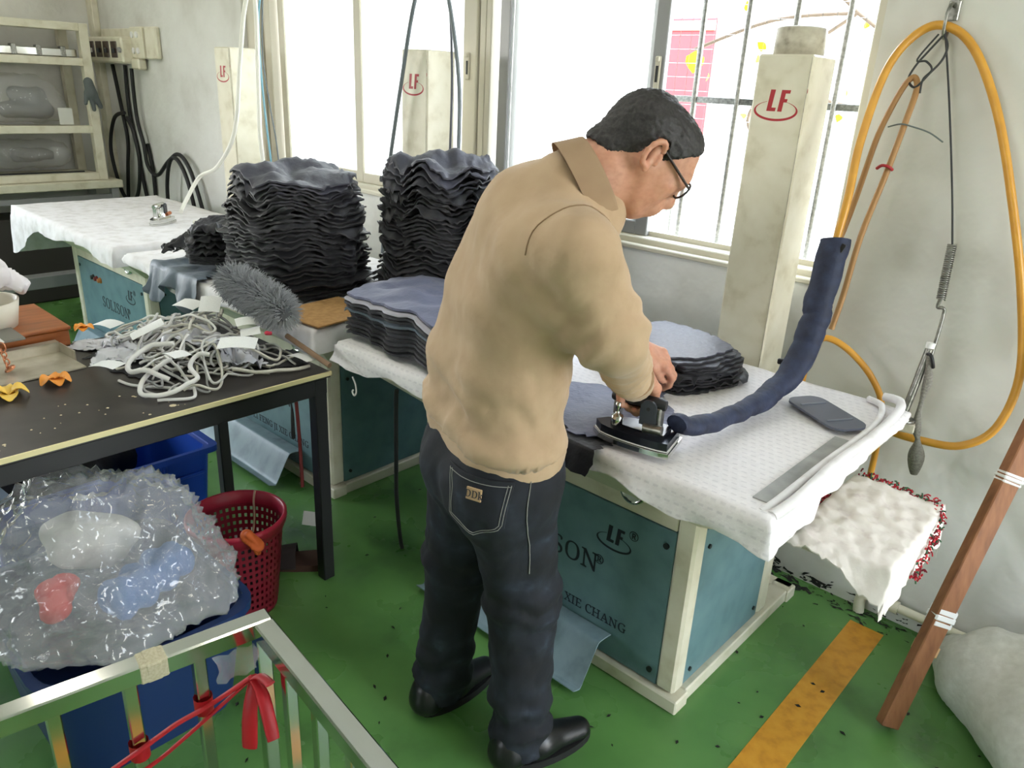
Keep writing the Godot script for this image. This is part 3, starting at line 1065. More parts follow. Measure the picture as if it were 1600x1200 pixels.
func build_cloth():
	pile("dark_cloth_panel", "black cloth panel in the left tall pile on the middle table", "topmost panel of the left tall pile of black cloth", "cloth", "left tall pile of black cloth", V(-2.665, TP, -1.66), 0.52, 0.50, 28, 0.0165, 3, 0.075, 0.06, 0.04, [M.navy2, M.navy2, M.navy, M.navy, M.ink_cloth, M.navy, M.ink_cloth, M.ink_cloth])
	pile("dark_cloth_panel", "black cloth panel in the tall pile nearest the man's back", "topmost panel of the tall pile nearest the man's back", "cloth", "tall pile of black cloth by the man", V(-2.165, TP, -1.965), 0.43, 0.41, 31, 0.0172, 21, 0.085, 0.07, -0.05, [M.navy2, M.navy2, M.navy, M.navy, M.ink_cloth, M.navy, M.ink_cloth, M.ink_cloth])
	pile("dark_cloth_panel", "dark cloth panel in the pile almost wholly hidden behind the man", "topmost panel of the pile almost wholly hidden behind the man", "cloth", "pile hidden behind the man", V(-1.73, TP, -2.01), 0.36, 0.28, 27, 0.0185, 35, 0.06, 0.05, 0.1, [M.navy2, M.navy, M.navy])
	# low heap leaning against the left pile
	pile("dark_cloth_panel", "crumpled black cloth slumped against the left tall pile", "uppermost crumpled cloth slumped against the left tall pile", "cloth", "slumped black cloths", V(-3.05, TP + 0.045, -1.5), 0.20, 0.22, 8, 0.026, 44, 0.09, 0.1, 0.7, [M.navy, M.ink_cloth], 0.008, 0.02)
	# folded stack in front of the man: long panels
	var r := RandomNumberGenerator.new()
	r.seed = 12
	var n := 11
	var hms := {}
	for i in n:
		var y := TP + 0.026 + i * 0.0135
		var j := func() -> Vector3: return V(r.randfn(0, 0.006), 0, r.randfn(0, 0.006))
		var c := [V(-2.01, y, -1.39) + j.call(), V(-1.36, y, -1.36) + j.call(), V(-1.42, y, -1.77) + j.call(), V(-2.04, y, -1.75) + j.call()]
		var k := i
		var lift := func(u: float, v: float) -> float:
			return (-0.018 * pow(absf(2 * u - 1), 3) - 0.012 * pow(absf(2 * v - 1), 4)) * (0.25 + k * 0.07) + 0.005 * sin(u * 11.0 + k * 0.35) * (1.0 - v) + 0.004 * sin(v * 14.0 + k)
		var m: Material = M.navy3 if i == n - 1 else (M.white_fold if i == n - 2 else (M.slate if i == n - 5 else (M.ink_cloth if i % 2 else M.navy)))  # top panel's colour lightened for the window light on it
		one("pressed_panel", quad_cloth(c, 26, 20, 0.012 if i < n - 1 else 0.022, 70, 0.0075, 0.014, 5.0, lift, hms), m, "grey-blue top panel of the neat pressed stack beside the man" if i == n - 1 else ("pale grey panel second from top of the neat pressed stack" if i == n - 2 else ("slate panel midway down the neat pressed stack" if i == n - 5 else "black panel in the neat pressed stack beside the man")), "cloth", "neat pressed stack of panels")
	# flat pile on the right behind the iron
	pile("trouser_panel", "dark navy panel in the flat pile by the near column", "dark navy top panel of the flat pile by the near column", "cloth", "flat pile by the near column", V(-1.115, TP, -1.965), 0.40, 0.34, 12, 0.0075, 52, 0.02, 0.035, 0.25, [M.navy2, M.navy, M.navy, M.ink_cloth], 0.005, 0.003)
	# panel under the iron, and the dark one below it hanging over the edge
	var under := quad_cloth([V(-0.99, TP + 0.0125, -1.345), V(-0.84, TP + 0.0125, -1.58), V(-1.02, TP + 0.0125, -1.755), V(-1.33, TP + 0.0125, -1.56)], 24, 24, 0.004, 81, 0.002, 0.02, 6.0)
	one("cloth_being_pressed", under, M.navy3, "grey-blue cloth panel under the iron in the man's hand", "cloth")
	var ov := func(u: float, v: float) -> float: return -0.06 * pow(maxf(0.0, 1.0 - v * 5.5), 0.9)
	one("cloth_under_panel", quad_cloth([V(-1.2, TP + 0.007, -1.305), V(-0.925, TP + 0.007, -1.305), V(-0.92, TP + 0.007, -1.42), V(-1.26, TP + 0.007, -1.5)], 20, 30, 0.0006, 82, 0.0015, 0.01, 6.0, ov), M.ink_cloth, "black cloth edge hanging over the table in front of the iron", "cloth")
	# slate cloths over the front corner of the middle table
	var hang := func(u: float, v: float) -> float: return -0.15 * pow(maxf(0.0, 1.0 - v * 8.0), 0.8) * (0.7 + 0.3 * sin(u * 9.0)) + 0.006 * (1.0 + sin(u * 17.0)) * (1.0 - v)
	one("slate_cloth", quad_cloth([V(-3.3, TP + 0.012, -1.30), V(-2.86, TP + 0.012, -1.30), V(-3.0, TP + 0.012, -1.60), V(-3.3, TP + 0.012, -1.6)], 30, 44, 0.012, 90, 0.004, 0.02, 6.0, hang), M.slate, "slate grey cloth draped over the front edge of the middle table", "cloth")
	var hump := func(u: float, v: float) -> float: return 0.05 * sin(PI * u) * sin(PI * v) + 0.012 * sin(u * 19.0 + v * 7.0)
	one("black_scrap", quad_cloth([V(-3.34, TP + 0.06, -1.40), V(-3.23, TP + 0.06, -1.42), V(-3.23, TP + 0.06, -1.58), V(-3.33, TP + 0.06, -1.58)], 20, 18, 0.02, 91, 0.004, 0.03, 9.0, hump), M.ink_cloth, "small crumpled black cloth on top of the slate cloth", "cloth")
	one("pale_cloth", quad_cloth([V(-3.55, TP + 0.014, -1.64), V(-3.31, TP + 0.014, -1.64), V(-3.0, TP + 0.014, -2.0), V(-3.5, TP + 0.014, -2.0)], 20, 20, 0.012, 92, 0.004, 0.02, 6.0), M.cloth, "crumpled off-white cloth on the left end of the middle table", "cloth")
	# cardboard bridging the two tables
	var cb := one("cardboard_sheet", box_mesh(V(0, 0, 0), V(0.25, 0.006, 0.3), 0.001, Basis(Vector3.UP, 0.1)), mottled([[0.0, rgb(176, 132, 82)], [1.0, rgb(206, 162, 106)]], 95, 0.02, 3.0, 0.85), "brown cardboard sheet between the pressed stack and the duster", "cardboard")
	cb.position = V(-2.24, TP + 0.010, -1.505)
	# grey fluffy duster
	var du := thing("duster", "grey fluffy duster on the corner of the middle table", "duster", V(-2.34, TP + 0.094, -1.29), 0.0)
	var a := V(-0.24, 0.0, -0.02)
	var b := V(0.26, -0.012, 0.05)
	part("core", tube_mesh([a, a.lerp(b, 0.1), a.lerp(b, 0.9), b], [0.02, 0.046, 0.044, 0.02], 12), mat(rgb(96, 98, 102), 0.95), du)
	var st := new_st()
	r.seed = 5
	var ax := (b - a).normalized()
	for i in 5200:
		var t := r.randf()
		var c := a.lerp(b, t)
		var s1 := ax.cross(Vector3.UP).normalized()
		var s2 := ax.cross(s1)
		var an := r.randf() * TAU
		var o := (s1 * cos(an) + s2 * sin(an))
		var rad := 0.044 * sqrt(maxf(0.05, 1 - pow(2 * t - 1, 6)))
		var p := c + o * rad
		var q := p + (o + ax * r.randfn(0, 0.5) + V(0, -0.3, 0) + ax * 0.25 + s1 * r.randfn(0, 0.4)).normalized() * r.randf_range(0.022, 0.046)
		q.y = maxf(q.y, -0.072)
		var w := ax.cross(o) * 0.0016
		quad(st, p - w, p + w, q + w * 0.3, q - w * 0.3)
		quad(st, p - ax * 0.0016, p + ax * 0.0016, q + ax * 0.0004, q - ax * 0.0004)
	var pileo := part("bristles", done(st), mat(rgb(176, 178, 182), 0.95), du)
	pileo.set_meta("kind", "stuff")
	part("band", tube_mesh([a.lerp(b, 0.72), a.lerp(b, 0.73)], 0.052, 18), M.black, du)
	var rod := one("wooden_rod", tube_mesh([V(-2.10, TP + 0.006, -1.25), V(-1.885, TP - 0.038, -1.262)], 0.0085, 8), mat(rgb(134, 106, 82), 0.7), "brown wooden rod sticking out past the black table corner", "rod")
	# grey rounded plate on the near table
	var poly := PackedVector2Array()
	for q in [[0.11, 0.055, 0.0], [-0.11, 0.055, 0.5], [-0.11, -0.055, 1.0], [0.11, -0.055, 1.5]]:
		for k in 7:
			var an: float = PI * (q[2] + 0.5 * k / 6.0)
			poly.append(Vector2(q[0] - signf(q[0]) * 0.035 + cos(an) * 0.035, q[1] - signf(q[1]) * 0.035 + sin(an) * 0.035))
	var pl := thing("iron_rest", "flat dark grey iron rest plate with rounded corners", "iron rest", V(-0.635, TP + 0.013, -1.966), deg_to_rad(-31))
	part("plate", prism_mesh(poly, 0.006, Transform3D(Basis(Vector3.RIGHT, -PI / 2), Vector3.ZERO)), mat(rgb(84, 88, 100), 0.45), pl)
	for x in [-0.055, 0.055]:
		part("rib", bx(V(x - 0.003, 0.006, -0.04), V(x + 0.003, 0.009, 0.04), 0.001), mat(rgb(104, 108, 118), 0.4), pl)
	build_sleeve_board()

func build_sleeve_board():
	var t := thing("sleeve_board", "small padded board in a stained white cloth off the near table's end", "sleeve board", V(-0.40, 0, -1.69))
	var y := 0.725
	part("board", bx(V(-0.1, y - 0.03, -0.19), V(0.1, y - 0.004, 0.17), 0.006), M.worn, t)
	part("arm", bx(V(-0.222, y - 0.05, -0.04), V(-0.05, y - 0.03, 0.03), 0.003), M.cream, t)
	var n := noise(8, 1.0)
	var g := []
	var nu := 34
	var nv := 40
	for i in nu + 1:
		var row := []
		for j in nv + 1:
			var u := 2.0 * i / nu - 1.0
			var v := 2.0 * j / nv - 1.0
			var x := u * 0.134 + 0.016
			var z := v * 0.25
			var ox := maxf(0.0, x - 0.105)
			var oz := maxf(0.0, z - 0.175)
			var o2 := maxf(0.0, -z - 0.2)
			var ol := maxf(0.0, -x - 0.108)
			var px := x - ox * 0.86 + ol * 0.7
			var pz := z - oz * 0.62 + o2 * 0.7
			var py := y + 0.014 - maxf(ox * 2.2, oz * 1.1 * (0.2 + 0.8 * smoothstep(-0.4, 0.75, u)) + ox * 0.5) - o2 * 0.9 - ol * 0.25
			py += 0.008 * n.get_noise_2d(x * 22, z * 22) + 0.016 * n.get_noise_2d(x * 30 + z * 12, 3) * minf(1.0, (ox + oz) * 12)
			# the front right tail hangs lowest
			py -= 0.0
			px += 0.03 * n.get_noise_2d(z * 9.0, 1.0) * minf(1.0, (ox + oz) * 9)
			py = maxf(py, y - 0.165 + 0.02 * n.get_noise_2d(x * 30 + z * 20, 9.0))
			row.append(V(px, py, pz))
		g.append(row)
	part("cover_cloth", sheet(g, 0.003), mottled([[0.0, rgb(206, 194, 190)], [0.35, rgb(228, 220, 214)], [1.0, rgb(238, 232, 226)]], 99, 0.014, 2.4, 0.9, 0.0, 1.4), t, "white cloth with grey and pink stains")
	# frayed red edge of the cloth beneath
	var r := RandomNumberGenerator.new()
	r.seed = 31
	var cols := [mat(rgb(176, 30, 46), 0.9), mat(rgb(120, 22, 40), 0.9), mat(rgb(60, 96, 70), 0.9), mat(rgb(206, 60, 70), 0.9)]
	var paths := [[V(-0.1, y + 0.012, -0.21), V(0.0, y + 0.012, -0.212), V(0.085, y + 0.01, -0.2), V(0.112, y - 0.004, -0.15), V(0.118, y - 0.045, -0.06), V(0.118, y - 0.08, 0.02)], [V(-0.118, y + 0.004, 0.13), V(-0.12, y + 0.0, 0.05), V(-0.121, y + 0.0, -0.06)]]
	for q in paths.size():
		for c in 4:
			var st := new_st()
			for i in 60:
				var f: float = r.randf() * (paths[q].size() - 1.001)
				var p: Vector3 = paths[q][int(f)].lerp(paths[q][int(f) + 1], f - int(f)) + V(r.randfn(0, 0.004), r.randfn(0, 0.005), r.randfn(0, 0.005))
				var o := V(r.randfn(0, 0.006), r.randfn(0, 0.006), r.randfn(0, 0.006))
				tube(st, smoothed([p, p + o * 0.5 + V(0, 0.004, 0), p + o], 2), 0.002, 4, false)
			var fr := part("frayed_thread", done(st), cols[c], t)
			fr.set_meta("kind", "stuff")
	for k in 3:
		part("rolled_rag", tube_mesh(smoothed([V(-0.122, y - 0.012, 0.20 - k * 0.05), V(-0.12, y - 0.008, 0.12 - k * 0.06), V(-0.122, y - 0.008, 0.02 - k * 0.06)], 5), 0.008, 7), [cols[1], mat(rgb(86, 84, 84), 0.9), M.cloth][k], t)

func build_hoses():
	# navy sleeve on the hose of the near iron, then the bare yellow hose over the hook
	var hs := thing("iron_hose", "yellow steam hose in a navy cloth sleeve, looped over the wall hook", "hose", V(0, 0, 0))
	var navy := mottled([[0.0, rgb(22, 26, 44)], [0.6, rgb(38, 46, 72)], [1.0, rgb(50, 60, 88)]], 101, 0.012, 3.0, 0.7, 0.0, 2.5)
	var p := [V(-0.80, TP + 0.074, -1.472), V(-0.785, TP + 0.06, -1.53), V(-0.775, TP + 0.05, -1.60), V(-0.767, TP + 0.042, -1.70), V(-0.765, TP + 0.045, -1.80), V(-0.764, TP + 0.05, -1.90), V(-0.762, TP + 0.08, -2.0), V(-0.762, 0.985, -2.08), V(-0.764, 1.06, -2.12), V(-0.772, 1.132, -2.14), V(-0.776, 1.262, -2.18)]
	var sp := smoothed(p, 7)
	var rr := []
	var nz := noise(61, 1.0)
	for i in sp.size():
		var f := float(i) / (sp.size() - 1)
		rr.append(0.027 + 0.014 * smoothstep(0.25, 0.85, f) + 0.004 * nz.get_noise_1d(i * 0.11))
	for i in range(1, sp.size() - 1):
		sp[i] += V(nz.get_noise_1d(i * 0.12 + 40), nz.get_noise_1d(i * 0.12 + 80), nz.get_noise_1d(i * 0.12 + 120)) * 0.008
	part("hose_sleeve", tube_mesh(sp, rr, 14, 0.85), navy, hs, "quilted navy cloth sleeve")
	part("sleeve_tab", box_mesh(V(-0.745, 1.245, -2.15), V(0.012, 0.03, 0.006), 0.002, Basis(Vector3.FORWARD, 0.4)), M.black, hs)
	part("sleeve_tab", box_mesh(V(-0.80, 0.93, -2.03), V(0.03, 0.016, 0.012), 0.003, Basis(Vector3.UP, 0.5)), M.black, hs)
	var yel := mottled([[0.0, rgb(190, 132, 46)], [1.0, rgb(226, 168, 62)]], 103, 0.01, 1.5, 0.35)
	var y2 := [V(-0.776, 1.245, -2.18), V(-0.78, 1.371, -2.22), V(-0.798, 1.521, -2.28), V(-0.796, 1.705, -2.36), V(-0.76, 1.797, -2.42), V(-0.698, 1.822, -2.44), V(-0.613, 1.767, -2.44), V(-0.514, 1.605, -2.43), V(-0.418, 1.371, -2.42), V(-0.34, 1.146, -2.41), V(-0.291, 0.945, -2.39), V(-0.306, 0.793, -2.37), V(-0.373, 0.72, -2.35), V(-0.467, 0.708, -2.33), V(-0.56, 0.72, -2.3), V(-0.68, 0.76, -2.28)]
	part("hose", tube_mesh(smoothed(y2, 7), 0.0115, 10), yel, hs)
	var y3 := [V(-0.82, 0.80, -2.26), V(-0.815, 0.90, -2.26), V(-0.785, 0.955, -2.27), V(-0.72, 0.93, -2.30), V(-0.64, 0.85, -2.33), V(-0.6, 0.74, -2.36), V(-0.6, 0.5, -2.4)]
	one("yellow_hose_end", tube_mesh(smoothed(y3, 6), 0.010, 8), yel, "short yellow hose arching behind the near table's back edge", "hose")
	var brown := mat(rgb(164, 122, 74), 0.5)
	var b2 := [V(-0.752, 1.0, -2.22), V(-0.745, 1.103, -2.24), V(-0.738, 1.268, -2.26), V(-0.719, 1.443, -2.30), V(-0.714, 1.577, -2.35), V(-0.716, 1.66, -2.39), V(-0.732, 1.69, -2.40), V(-0.75, 1.668, -2.39), V(-0.768, 1.6, -2.37), V(-0.778, 1.522, -2.34), V(-0.786, 1.366, -2.3), V(-0.792, 1.258, -2.26)]
	one("brown_hose", tube_mesh(smoothed(b2, 6), 0.0085, 8), brown, "thin brown hose bent double under the wall hook", "hose")
	# hook and tie wires
	var hk := thing("wall_hook", "steel hook high on the right wall holding the hoses", "hook", V(-0.69, 1.85, ZW))
	part("plate", box_mesh(V(0, 0.01, 0.004), V(0.03, 0.05, 0.008), 0.002), M.steel, hk)
	part("hook_wire", tube_mesh(smoothed([V(0, 0.02, 0.008), V(0, 0.025, 0.03), V(0, 0.0, 0.055), V(0, -0.05, 0.05), V(0, -0.06, 0.03), V(0, -0.045, 0.014)], 5), 0.0045, 7), M.steel, hk)
	var wire := mat(rgb(46, 48, 50), 0.5, 0.2)
	one("tie_wire", tube_mesh(smoothed([V(-0.69, 1.795, -2.42), V(-0.715, 1.755, -2.41), V(-0.735, 1.72, -2.40), V(-0.745, 1.685, -2.395), V(-0.72, 1.665, -2.385), V(-0.695, 1.7, -2.395), V(-0.675, 1.735, -2.41), V(-0.672, 1.77, -2.42), V(-0.688, 1.8, -2.42)], 6), 0.0032, 6), wire, "dark wire loop tying the brown hose to the hook", "wire")
	one("tie_wire", tube_mesh(smoothed([V(-0.695, 1.798, -2.40), V(-0.73, 1.735, -2.385), V(-0.705, 1.73, -2.38), V(-0.685, 1.71, -2.375), V(-0.70, 1.685, -2.37), V(-0.70, 1.65, -2.37)], 6), 0.0028, 6), wire, "second dark wire twisted below the hook, crossing the loop", "wire")
	one("tie_string", tube_mesh(smoothed([V(-0.755, 1.56, -2.345), V(-0.72, 1.57, -2.335), V(-0.69, 1.565, -2.34), V(-0.65, 1.552, -2.36), V(-0.62, 1.53, -2.39)], 6), 0.0022, 5), mat(rgb(96, 104, 102), 0.7), "grey string end sticking out from the brown hose", "string")
	var rk := one("red_knot", tube_mesh(smoothed([V(-0.745, 1.452, -2.295), V(-0.73, 1.462, -2.285), V(-0.712, 1.46, -2.285), V(-0.706, 1.452, -2.3)], 4), 0.0045, 6), M.red, "small red thread knot on the brown hose", "knot")
	# long wire, spring and stirrup rod
	var ln := thing("balance_line", "black line with coil spring and rod hanging from the wall hook", "hanging line", V(0, 0, 0))
	part("line", tube_mesh(smoothed([V(-0.69, 1.81, -2.43), V(-0.638, 1.631, -2.43), V(-0.574, 1.401, -2.42), V(-0.541, 1.262, -2.42)], 4), 0.0028, 6), wire, ln)
	var co := []
	var s0 := V(-0.541, 1.262, -2.42)
	var s1 := V(-0.53, 1.108, -2.4)
	for i in 26 * 8 + 1:
		var f := i / (26.0 * 8)
		var an := f * 26 * TAU
		co.append(s0.lerp(s1, f) + V(cos(an) * 0.011, 0, sin(an) * 0.011))
	part("coil_spring", tube_mesh(co, 0.0024, 5), M.steel, ln)
	part("rod", tube_mesh(smoothed([V(-0.531, 1.11, -2.4), V(-0.533, 1.085, -2.4), V(-0.518, 1.085, -2.4), V(-0.513, 1.06, -2.4), V(-0.510, 0.93, -2.36), V(-0.514, 0.9, -2.33)], 4), 0.0052, 7), M.steel, ln)
	var sr := thing("support_rod", "grey taped stirrup rod at the near table's back corner", "rod", V(-0.009, -0.014, -0.05))
	part("tube", tube_mesh([V(-0.497, 1.0, -2.255), V(-0.503, 0.9, -2.235), V(-0.512, 0.79, -2.215)], 0.0105, 10), M.steel, sr)
	part("tube_cap", tube_mesh([V(-0.4965, 1.003, -2.256), V(-0.496, 1.018, -2.258)], 0.0125, 10), M.cord_white, sr)
	var tape := mottled([[0.0, rgb(96, 92, 86)], [0.5, rgb(130, 126, 118)], [1.0, rgb(156, 152, 144)]], 107, 0.03, 8.0, 0.85)
	var tp := smoothed([V(-0.492, 0.985, -2.245), V(-0.478, 0.93, -2.24), V(-0.478, 0.87, -2.236), V(-0.478, 0.81, -2.235), V(-0.47, 0.76, -2.235), V(-0.462, 0.735, -2.236), V(-0.457, 0.69, -2.24), V(-0.45, 0.63, -2.24)], 4)
	var tr := []
	for i in tp.size():
		var f := float(i) / (tp.size() - 1)
		tr.append(0.006 + 0.006 * sin(f * 9.0) * sin(f * 9.0) + 0.011 * exp(-pow((f - 0.87) * 9.0, 2)))
	part("tape_wrap", tube_mesh(tp, tr, 9), tape, sr)
	part("knot", tube_mesh(smoothed([V(-0.5, 0.985, -2.25), V(-0.485, 0.99, -2.235), V(-0.475, 0.97, -2.235), V(-0.472, 0.955, -2.24)], 4), 0.005, 6), M.black, sr)
	part("clamp", box_mesh(V(-0.51, 0.775, -2.215), V(0.07, 0.028, 0.045), 0.004, Basis(Vector3.UP, 0.3)), M.worn, sr)
	part("clamp_plate", lathe_mesh([Vector2(0.0, 0.004), Vector2(0.028, 0.004), Vector2(0.03, 0), Vector2(0, 0)], 16, Transform3D(Basis(), V(-0.506, 0.793, -2.216))), M.steel, sr)
	# hoses hanging by the far columns
	var wh := mat(rgb(232, 230, 220), 0.45)
	var bl := mat(rgb(120, 172, 190), 0.4)
	var gr := mat(rgb(104, 112, 116), 0.45)
	var fh := thing("far_iron_hose", "white hose sweeping from the far iron up past the far column", "hose", V(0, 0, 0))
	part("hose", tube_mesh(smoothed([V(-4.11, 0.905, -1.86), V(-4.22, 0.95, -1.95), V(-4.25, 1.06, -2.05), V(-4.132, 1.126, -2.1), V(-3.97, 1.32, -2.13), V(-3.90, 1.651, -2.15), V(-3.87, 1.9, -2.18), V(-3.82, 2.02, -2.2), V(-3.76, 1.92, -2.18), V(-3.72, 1.7, -2.15), V(-3.696, 1.357, -2.12), V(-3.70, 1.103, -2.12), V(-3.8, 0.95, -2.08), V(-3.95, 0.865, -1.98), V(-4.06, 0.852, -1.90)], 6), 0.011, 8), wh, fh)
	one("blue_air_line", tube_mesh(smoothed([V(-3.80, 1.98, -2.235), V(-3.83, 1.85, -2.23), V(-3.81, 1.6, -2.215), V(-3.79, 1.35, -2.215), V(-3.77, 1.1, -2.22), V(-3.76, 0.6, -2.235)], 6), 0.0055, 6), bl, "pale blue air line hanging beside the far column", "hose")
	one("grey_lead", tube_mesh(smoothed([V(-3.84, 1.98, -2.27), V(-3.87, 1.7, -2.265), V(-3.82, 1.45, -2.26), V(-3.78, 1.2, -2.265), V(-3.77, 0.6, -2.275)], 6), 0.004, 6), gr, "thin grey lead hanging beside the far column", "cable")
	var hk2 := thing("hose_hanger", "bent wire hanger above the far column holding the hoses", "hook", V(-3.83, 2.05, -2.2))
	part("hanger_wire", tube_mesh(smoothed([V(-0.12, 0.02, 0.0), V(-0.05, 0.0, 0.0), V(0.0, 0.02, 0), V(0.08, -0.03, 0.0), V(0.12, -0.02, 0.0)], 4), 0.004, 6), M.steel, hk2)
	part("hanger_stem", tube_mesh([V(0, 0.015, 0), V(-0.02, 0.35, -0.1), V(-0.02, 0.5, -0.265)], 0.004, 6), M.steel, hk2)
	one("grey_steam_hose", tube_mesh(smoothed([V(-2.80, 0.87, -2.185), V(-2.775, 1.2, -2.2), V(-2.69, 1.603, -2.21), V(-2.563, 1.92, -2.18), V(-2.47, 2.08, -2.19), V(-2.39, 1.93, -2.19), V(-2.335, 1.637, -2.205), V(-2.32, 1.356, -2.198), V(-2.32, 0.87, -2.19)], 6), 0.0085, 8), gr, "grey steam hose arching over the middle column", "hose")
	one("dark_lead", tube_mesh(smoothed([V(-2.45, 2.06, -2.225), V(-2.43, 1.93, -2.235), V(-2.40, 1.65, -2.23), V(-2.385, 1.3, -2.21), V(-2.385, 0.87, -2.19)], 6), 0.005, 6), mat(rgb(70, 72, 80), 0.5), "thin dark lead hanging to the right of the middle column", "cable")
	var hk3 := thing("hose_hanger", "wire hanger above the middle column, at the top of the window", "hook", V(-2.47, 2.12, -2.2))
	part("hanger_wire", tube_mesh(smoothed([V(-0.05, 0.03, 0), V(-0.03, -0.12, 0.02), V(-0.02, -0.14, 0.02)], 4), 0.006, 6), M.steel, hk3)
	part("hanger_stem", tube_mesh([V(0, 0.0, 0), V(0.0, 0.3, -0.12), V(0, 0.4, -0.27)], 0.004, 6), M.steel, hk3)

func build_irons():
	# the iron in the man's hand: tip towards -x
	near_iron()
	var t := thing("iron", "small silver iron resting on the farthest ironing table", "iron", V(-4.2, TP + 0.002, -1.78), 2.3)
	iron_parts(t, 0.9, true)

func sole_poly(l: float, w: float) -> PackedVector2Array:
	var p := PackedVector2Array()
	p.append(Vector2(l * 0.5, -w * 0.47))
	p.append(Vector2(l * 0.5, w * 0.47))
	for i in range(1, 10):
		var f := i / 9.0
		p.append(Vector2(l * 0.5 - l * f, w * 0.5 * sqrt(maxf(0.0, 1 - pow(f, 2.2)))))
	for i in range(8, 0, -1):
		var f := i / 9.0
		p.append(Vector2(l * 0.5 - l * f, -w * 0.5 * sqrt(maxf(0.0, 1 - pow(f, 2.2)))))
	return p

func iron_parts(t: Node3D, s: float, silver := false):
	var flat := Transform3D(Basis(Vector3.RIGHT, -PI / 2), Vector3.ZERO)
	var body: Material = M.chrome if silver else mat(rgb(26, 28, 36), 0.25)
	part("soleplate", prism_mesh(sole_poly(0.205 * s, 0.118 * s), 0.012 * s, flat), M.chrome, t)
	part("body", prism_mesh(sole_poly(0.192 * s, 0.104 * s), 0.022 * s, Transform3D(Basis(Vector3.RIGHT, -PI / 2), V(0, 0.012 * s, 0))), body, t)
	var lines := new_st()
	var ring := sole_poly(0.194 * s, 0.106 * s)
	var pts := []
	for q in ring:
		pts.append(V(q.x, 0.0145 * s, -q.y))
	pts.append(pts[0])
	tube(lines, pts, 0.0016 * s, 5, false)
	part("trim_line", done(lines), M.cord_white, t)
	part("top_plate", prism_mesh(sole_poly(0.14 * s, 0.07 * s), 0.012 * s, Transform3D(Basis(Vector3.RIGHT, -PI / 2), V(0.01 * s, 0.033 * s, 0))), body, t)
	part("handle_post", box_mesh(V(0.055, 0.07, 0) * s, V(0.018, 0.062, 0.034) * s, 0.004 * s), M.chrome if silver else M.steel, t)
	part("handle_post", box_mesh(V(-0.045, 0.07, 0) * s, V(0.016, 0.062, 0.028) * s, 0.004 * s), M.chrome if silver else M.steel, t)
	part("handle", tube_mesh([V(-0.06, 0.105, 0) * s, V(-0.05, 0.105, 0) * s, V(0.06, 0.105, 0) * s, V(0.07, 0.105, 0) * s], [0.011 * s, 0.016 * s, 0.016 * s, 0.012 * s], 12), M.black if not silver else M.chrome, t)
	# rounded end plate of the handle
	var poly := PackedVector2Array([Vector2(-0.019, -0.03), Vector2(0.019, -0.03)])
	for k in 9:
		poly.append(Vector2(0.019 * cos(PI * k / 8.0), 0.012 + 0.019 * sin(PI * k / 8.0)))
	var sp := PackedVector2Array()
	for q in poly:
		sp.append(q * s)
	var pm := mat(rgb(54, 58, 66), 0.35)
	var ep := part("end_plate", prism_mesh(sp, 0.007 * s, Transform3D(Basis(), V(0.036, 0.088, 0.02) * s)), pm, t)
	part("hole", tube_mesh([V(0.036, 0.098, 0.027) * s, V(0.036, 0.098, 0.0278) * s], 0.0045 * s, 10), M.black, ep)
	part("valve", lathe_mesh([Vector2(0.0, 0.055), Vector2(0.006, 0.055), Vector2(0.007, 0.04), Vector2(0.004, 0.036), Vector2(0.006, 0.026), Vector2(0.014, 0.022), Vector2(0.014, 0.0), Vector2(0, 0)], 14, Transform3D(Basis().scaled(Vector3.ONE * s), V(-0.036, 0.045, 0.026) * s)), M.chrome, t)
	part("fitting", tube_mesh([V(0.03, 0.052, 0.03) * s, V(0.075, 0.056, 0.032) * s], 0.011 * s, 10), M.steel if not silver else mat(rgb(206, 130, 96), 0.3, 0.8), t)

var iron_at := Transform3D()
func near_iron():
	var turn := 0.26
	iron_at = Transform3D(Basis(Vector3.UP, turn), V(-0.885, TP + 0.0165, -1.428))
	var t := thing("iron", "black and chrome steam iron gripped in the man's right hand", "iron", iron_at.origin, turn)
	iron_parts(t, 1.0)

const BT := 0.76   # top of the black table

func build_black_table():
	var t := thing("black_table", "black workbench with pale edging in the left foreground, strewn with cords", "table", V(-1.94, 0, -1.25))
	var top := mottled([[0.0, rgb(40, 36, 35)], [0.5, rgb(52, 47, 46)], [1.0, rgb(62, 57, 55)]], 120, 0.01, 1.2, 0.3)
	part("table_top", bx(V(-0.73, BT - 0.02, -0.035), V(0.025, BT, 1.75), 0.002), top, t)
	part("edge_trim", bx(V(0.025, BT - 0.012, -0.035), V(0.031, BT + 0.001, 1.75)), mat(rgb(222, 210, 160), 0.6), t, "pale yellow edging strip")
	part("apron", bx(V(-0.02, BT - 0.075, -0.025), V(0.018, BT - 0.02, 1.72), 0.003), M.black, t)
	part("apron", bx(V(-0.7, BT - 0.075, -0.03), V(-0.02, BT - 0.02, 0.0), 0.003), M.black, t)
	for p in [V(0, 0, 0), V(-0.70, 0, -0.01), V(0, 0, 1.6), V(-0.70, 0, 1.6)]:
		part("leg", bx(p + V(-0.021, 0, -0.021), p + V(0.021, BT - 0.02, 0.021), 0.003), M.black, t)
	heap_of_cords()
	table_bits()

func heap_h(x: float, z: float) -> float:
	var a := (x + 2.34) / 0.30
	var b := (z + 1.05) / 0.26
	return 0.10 * exp(-a * a - b * b)

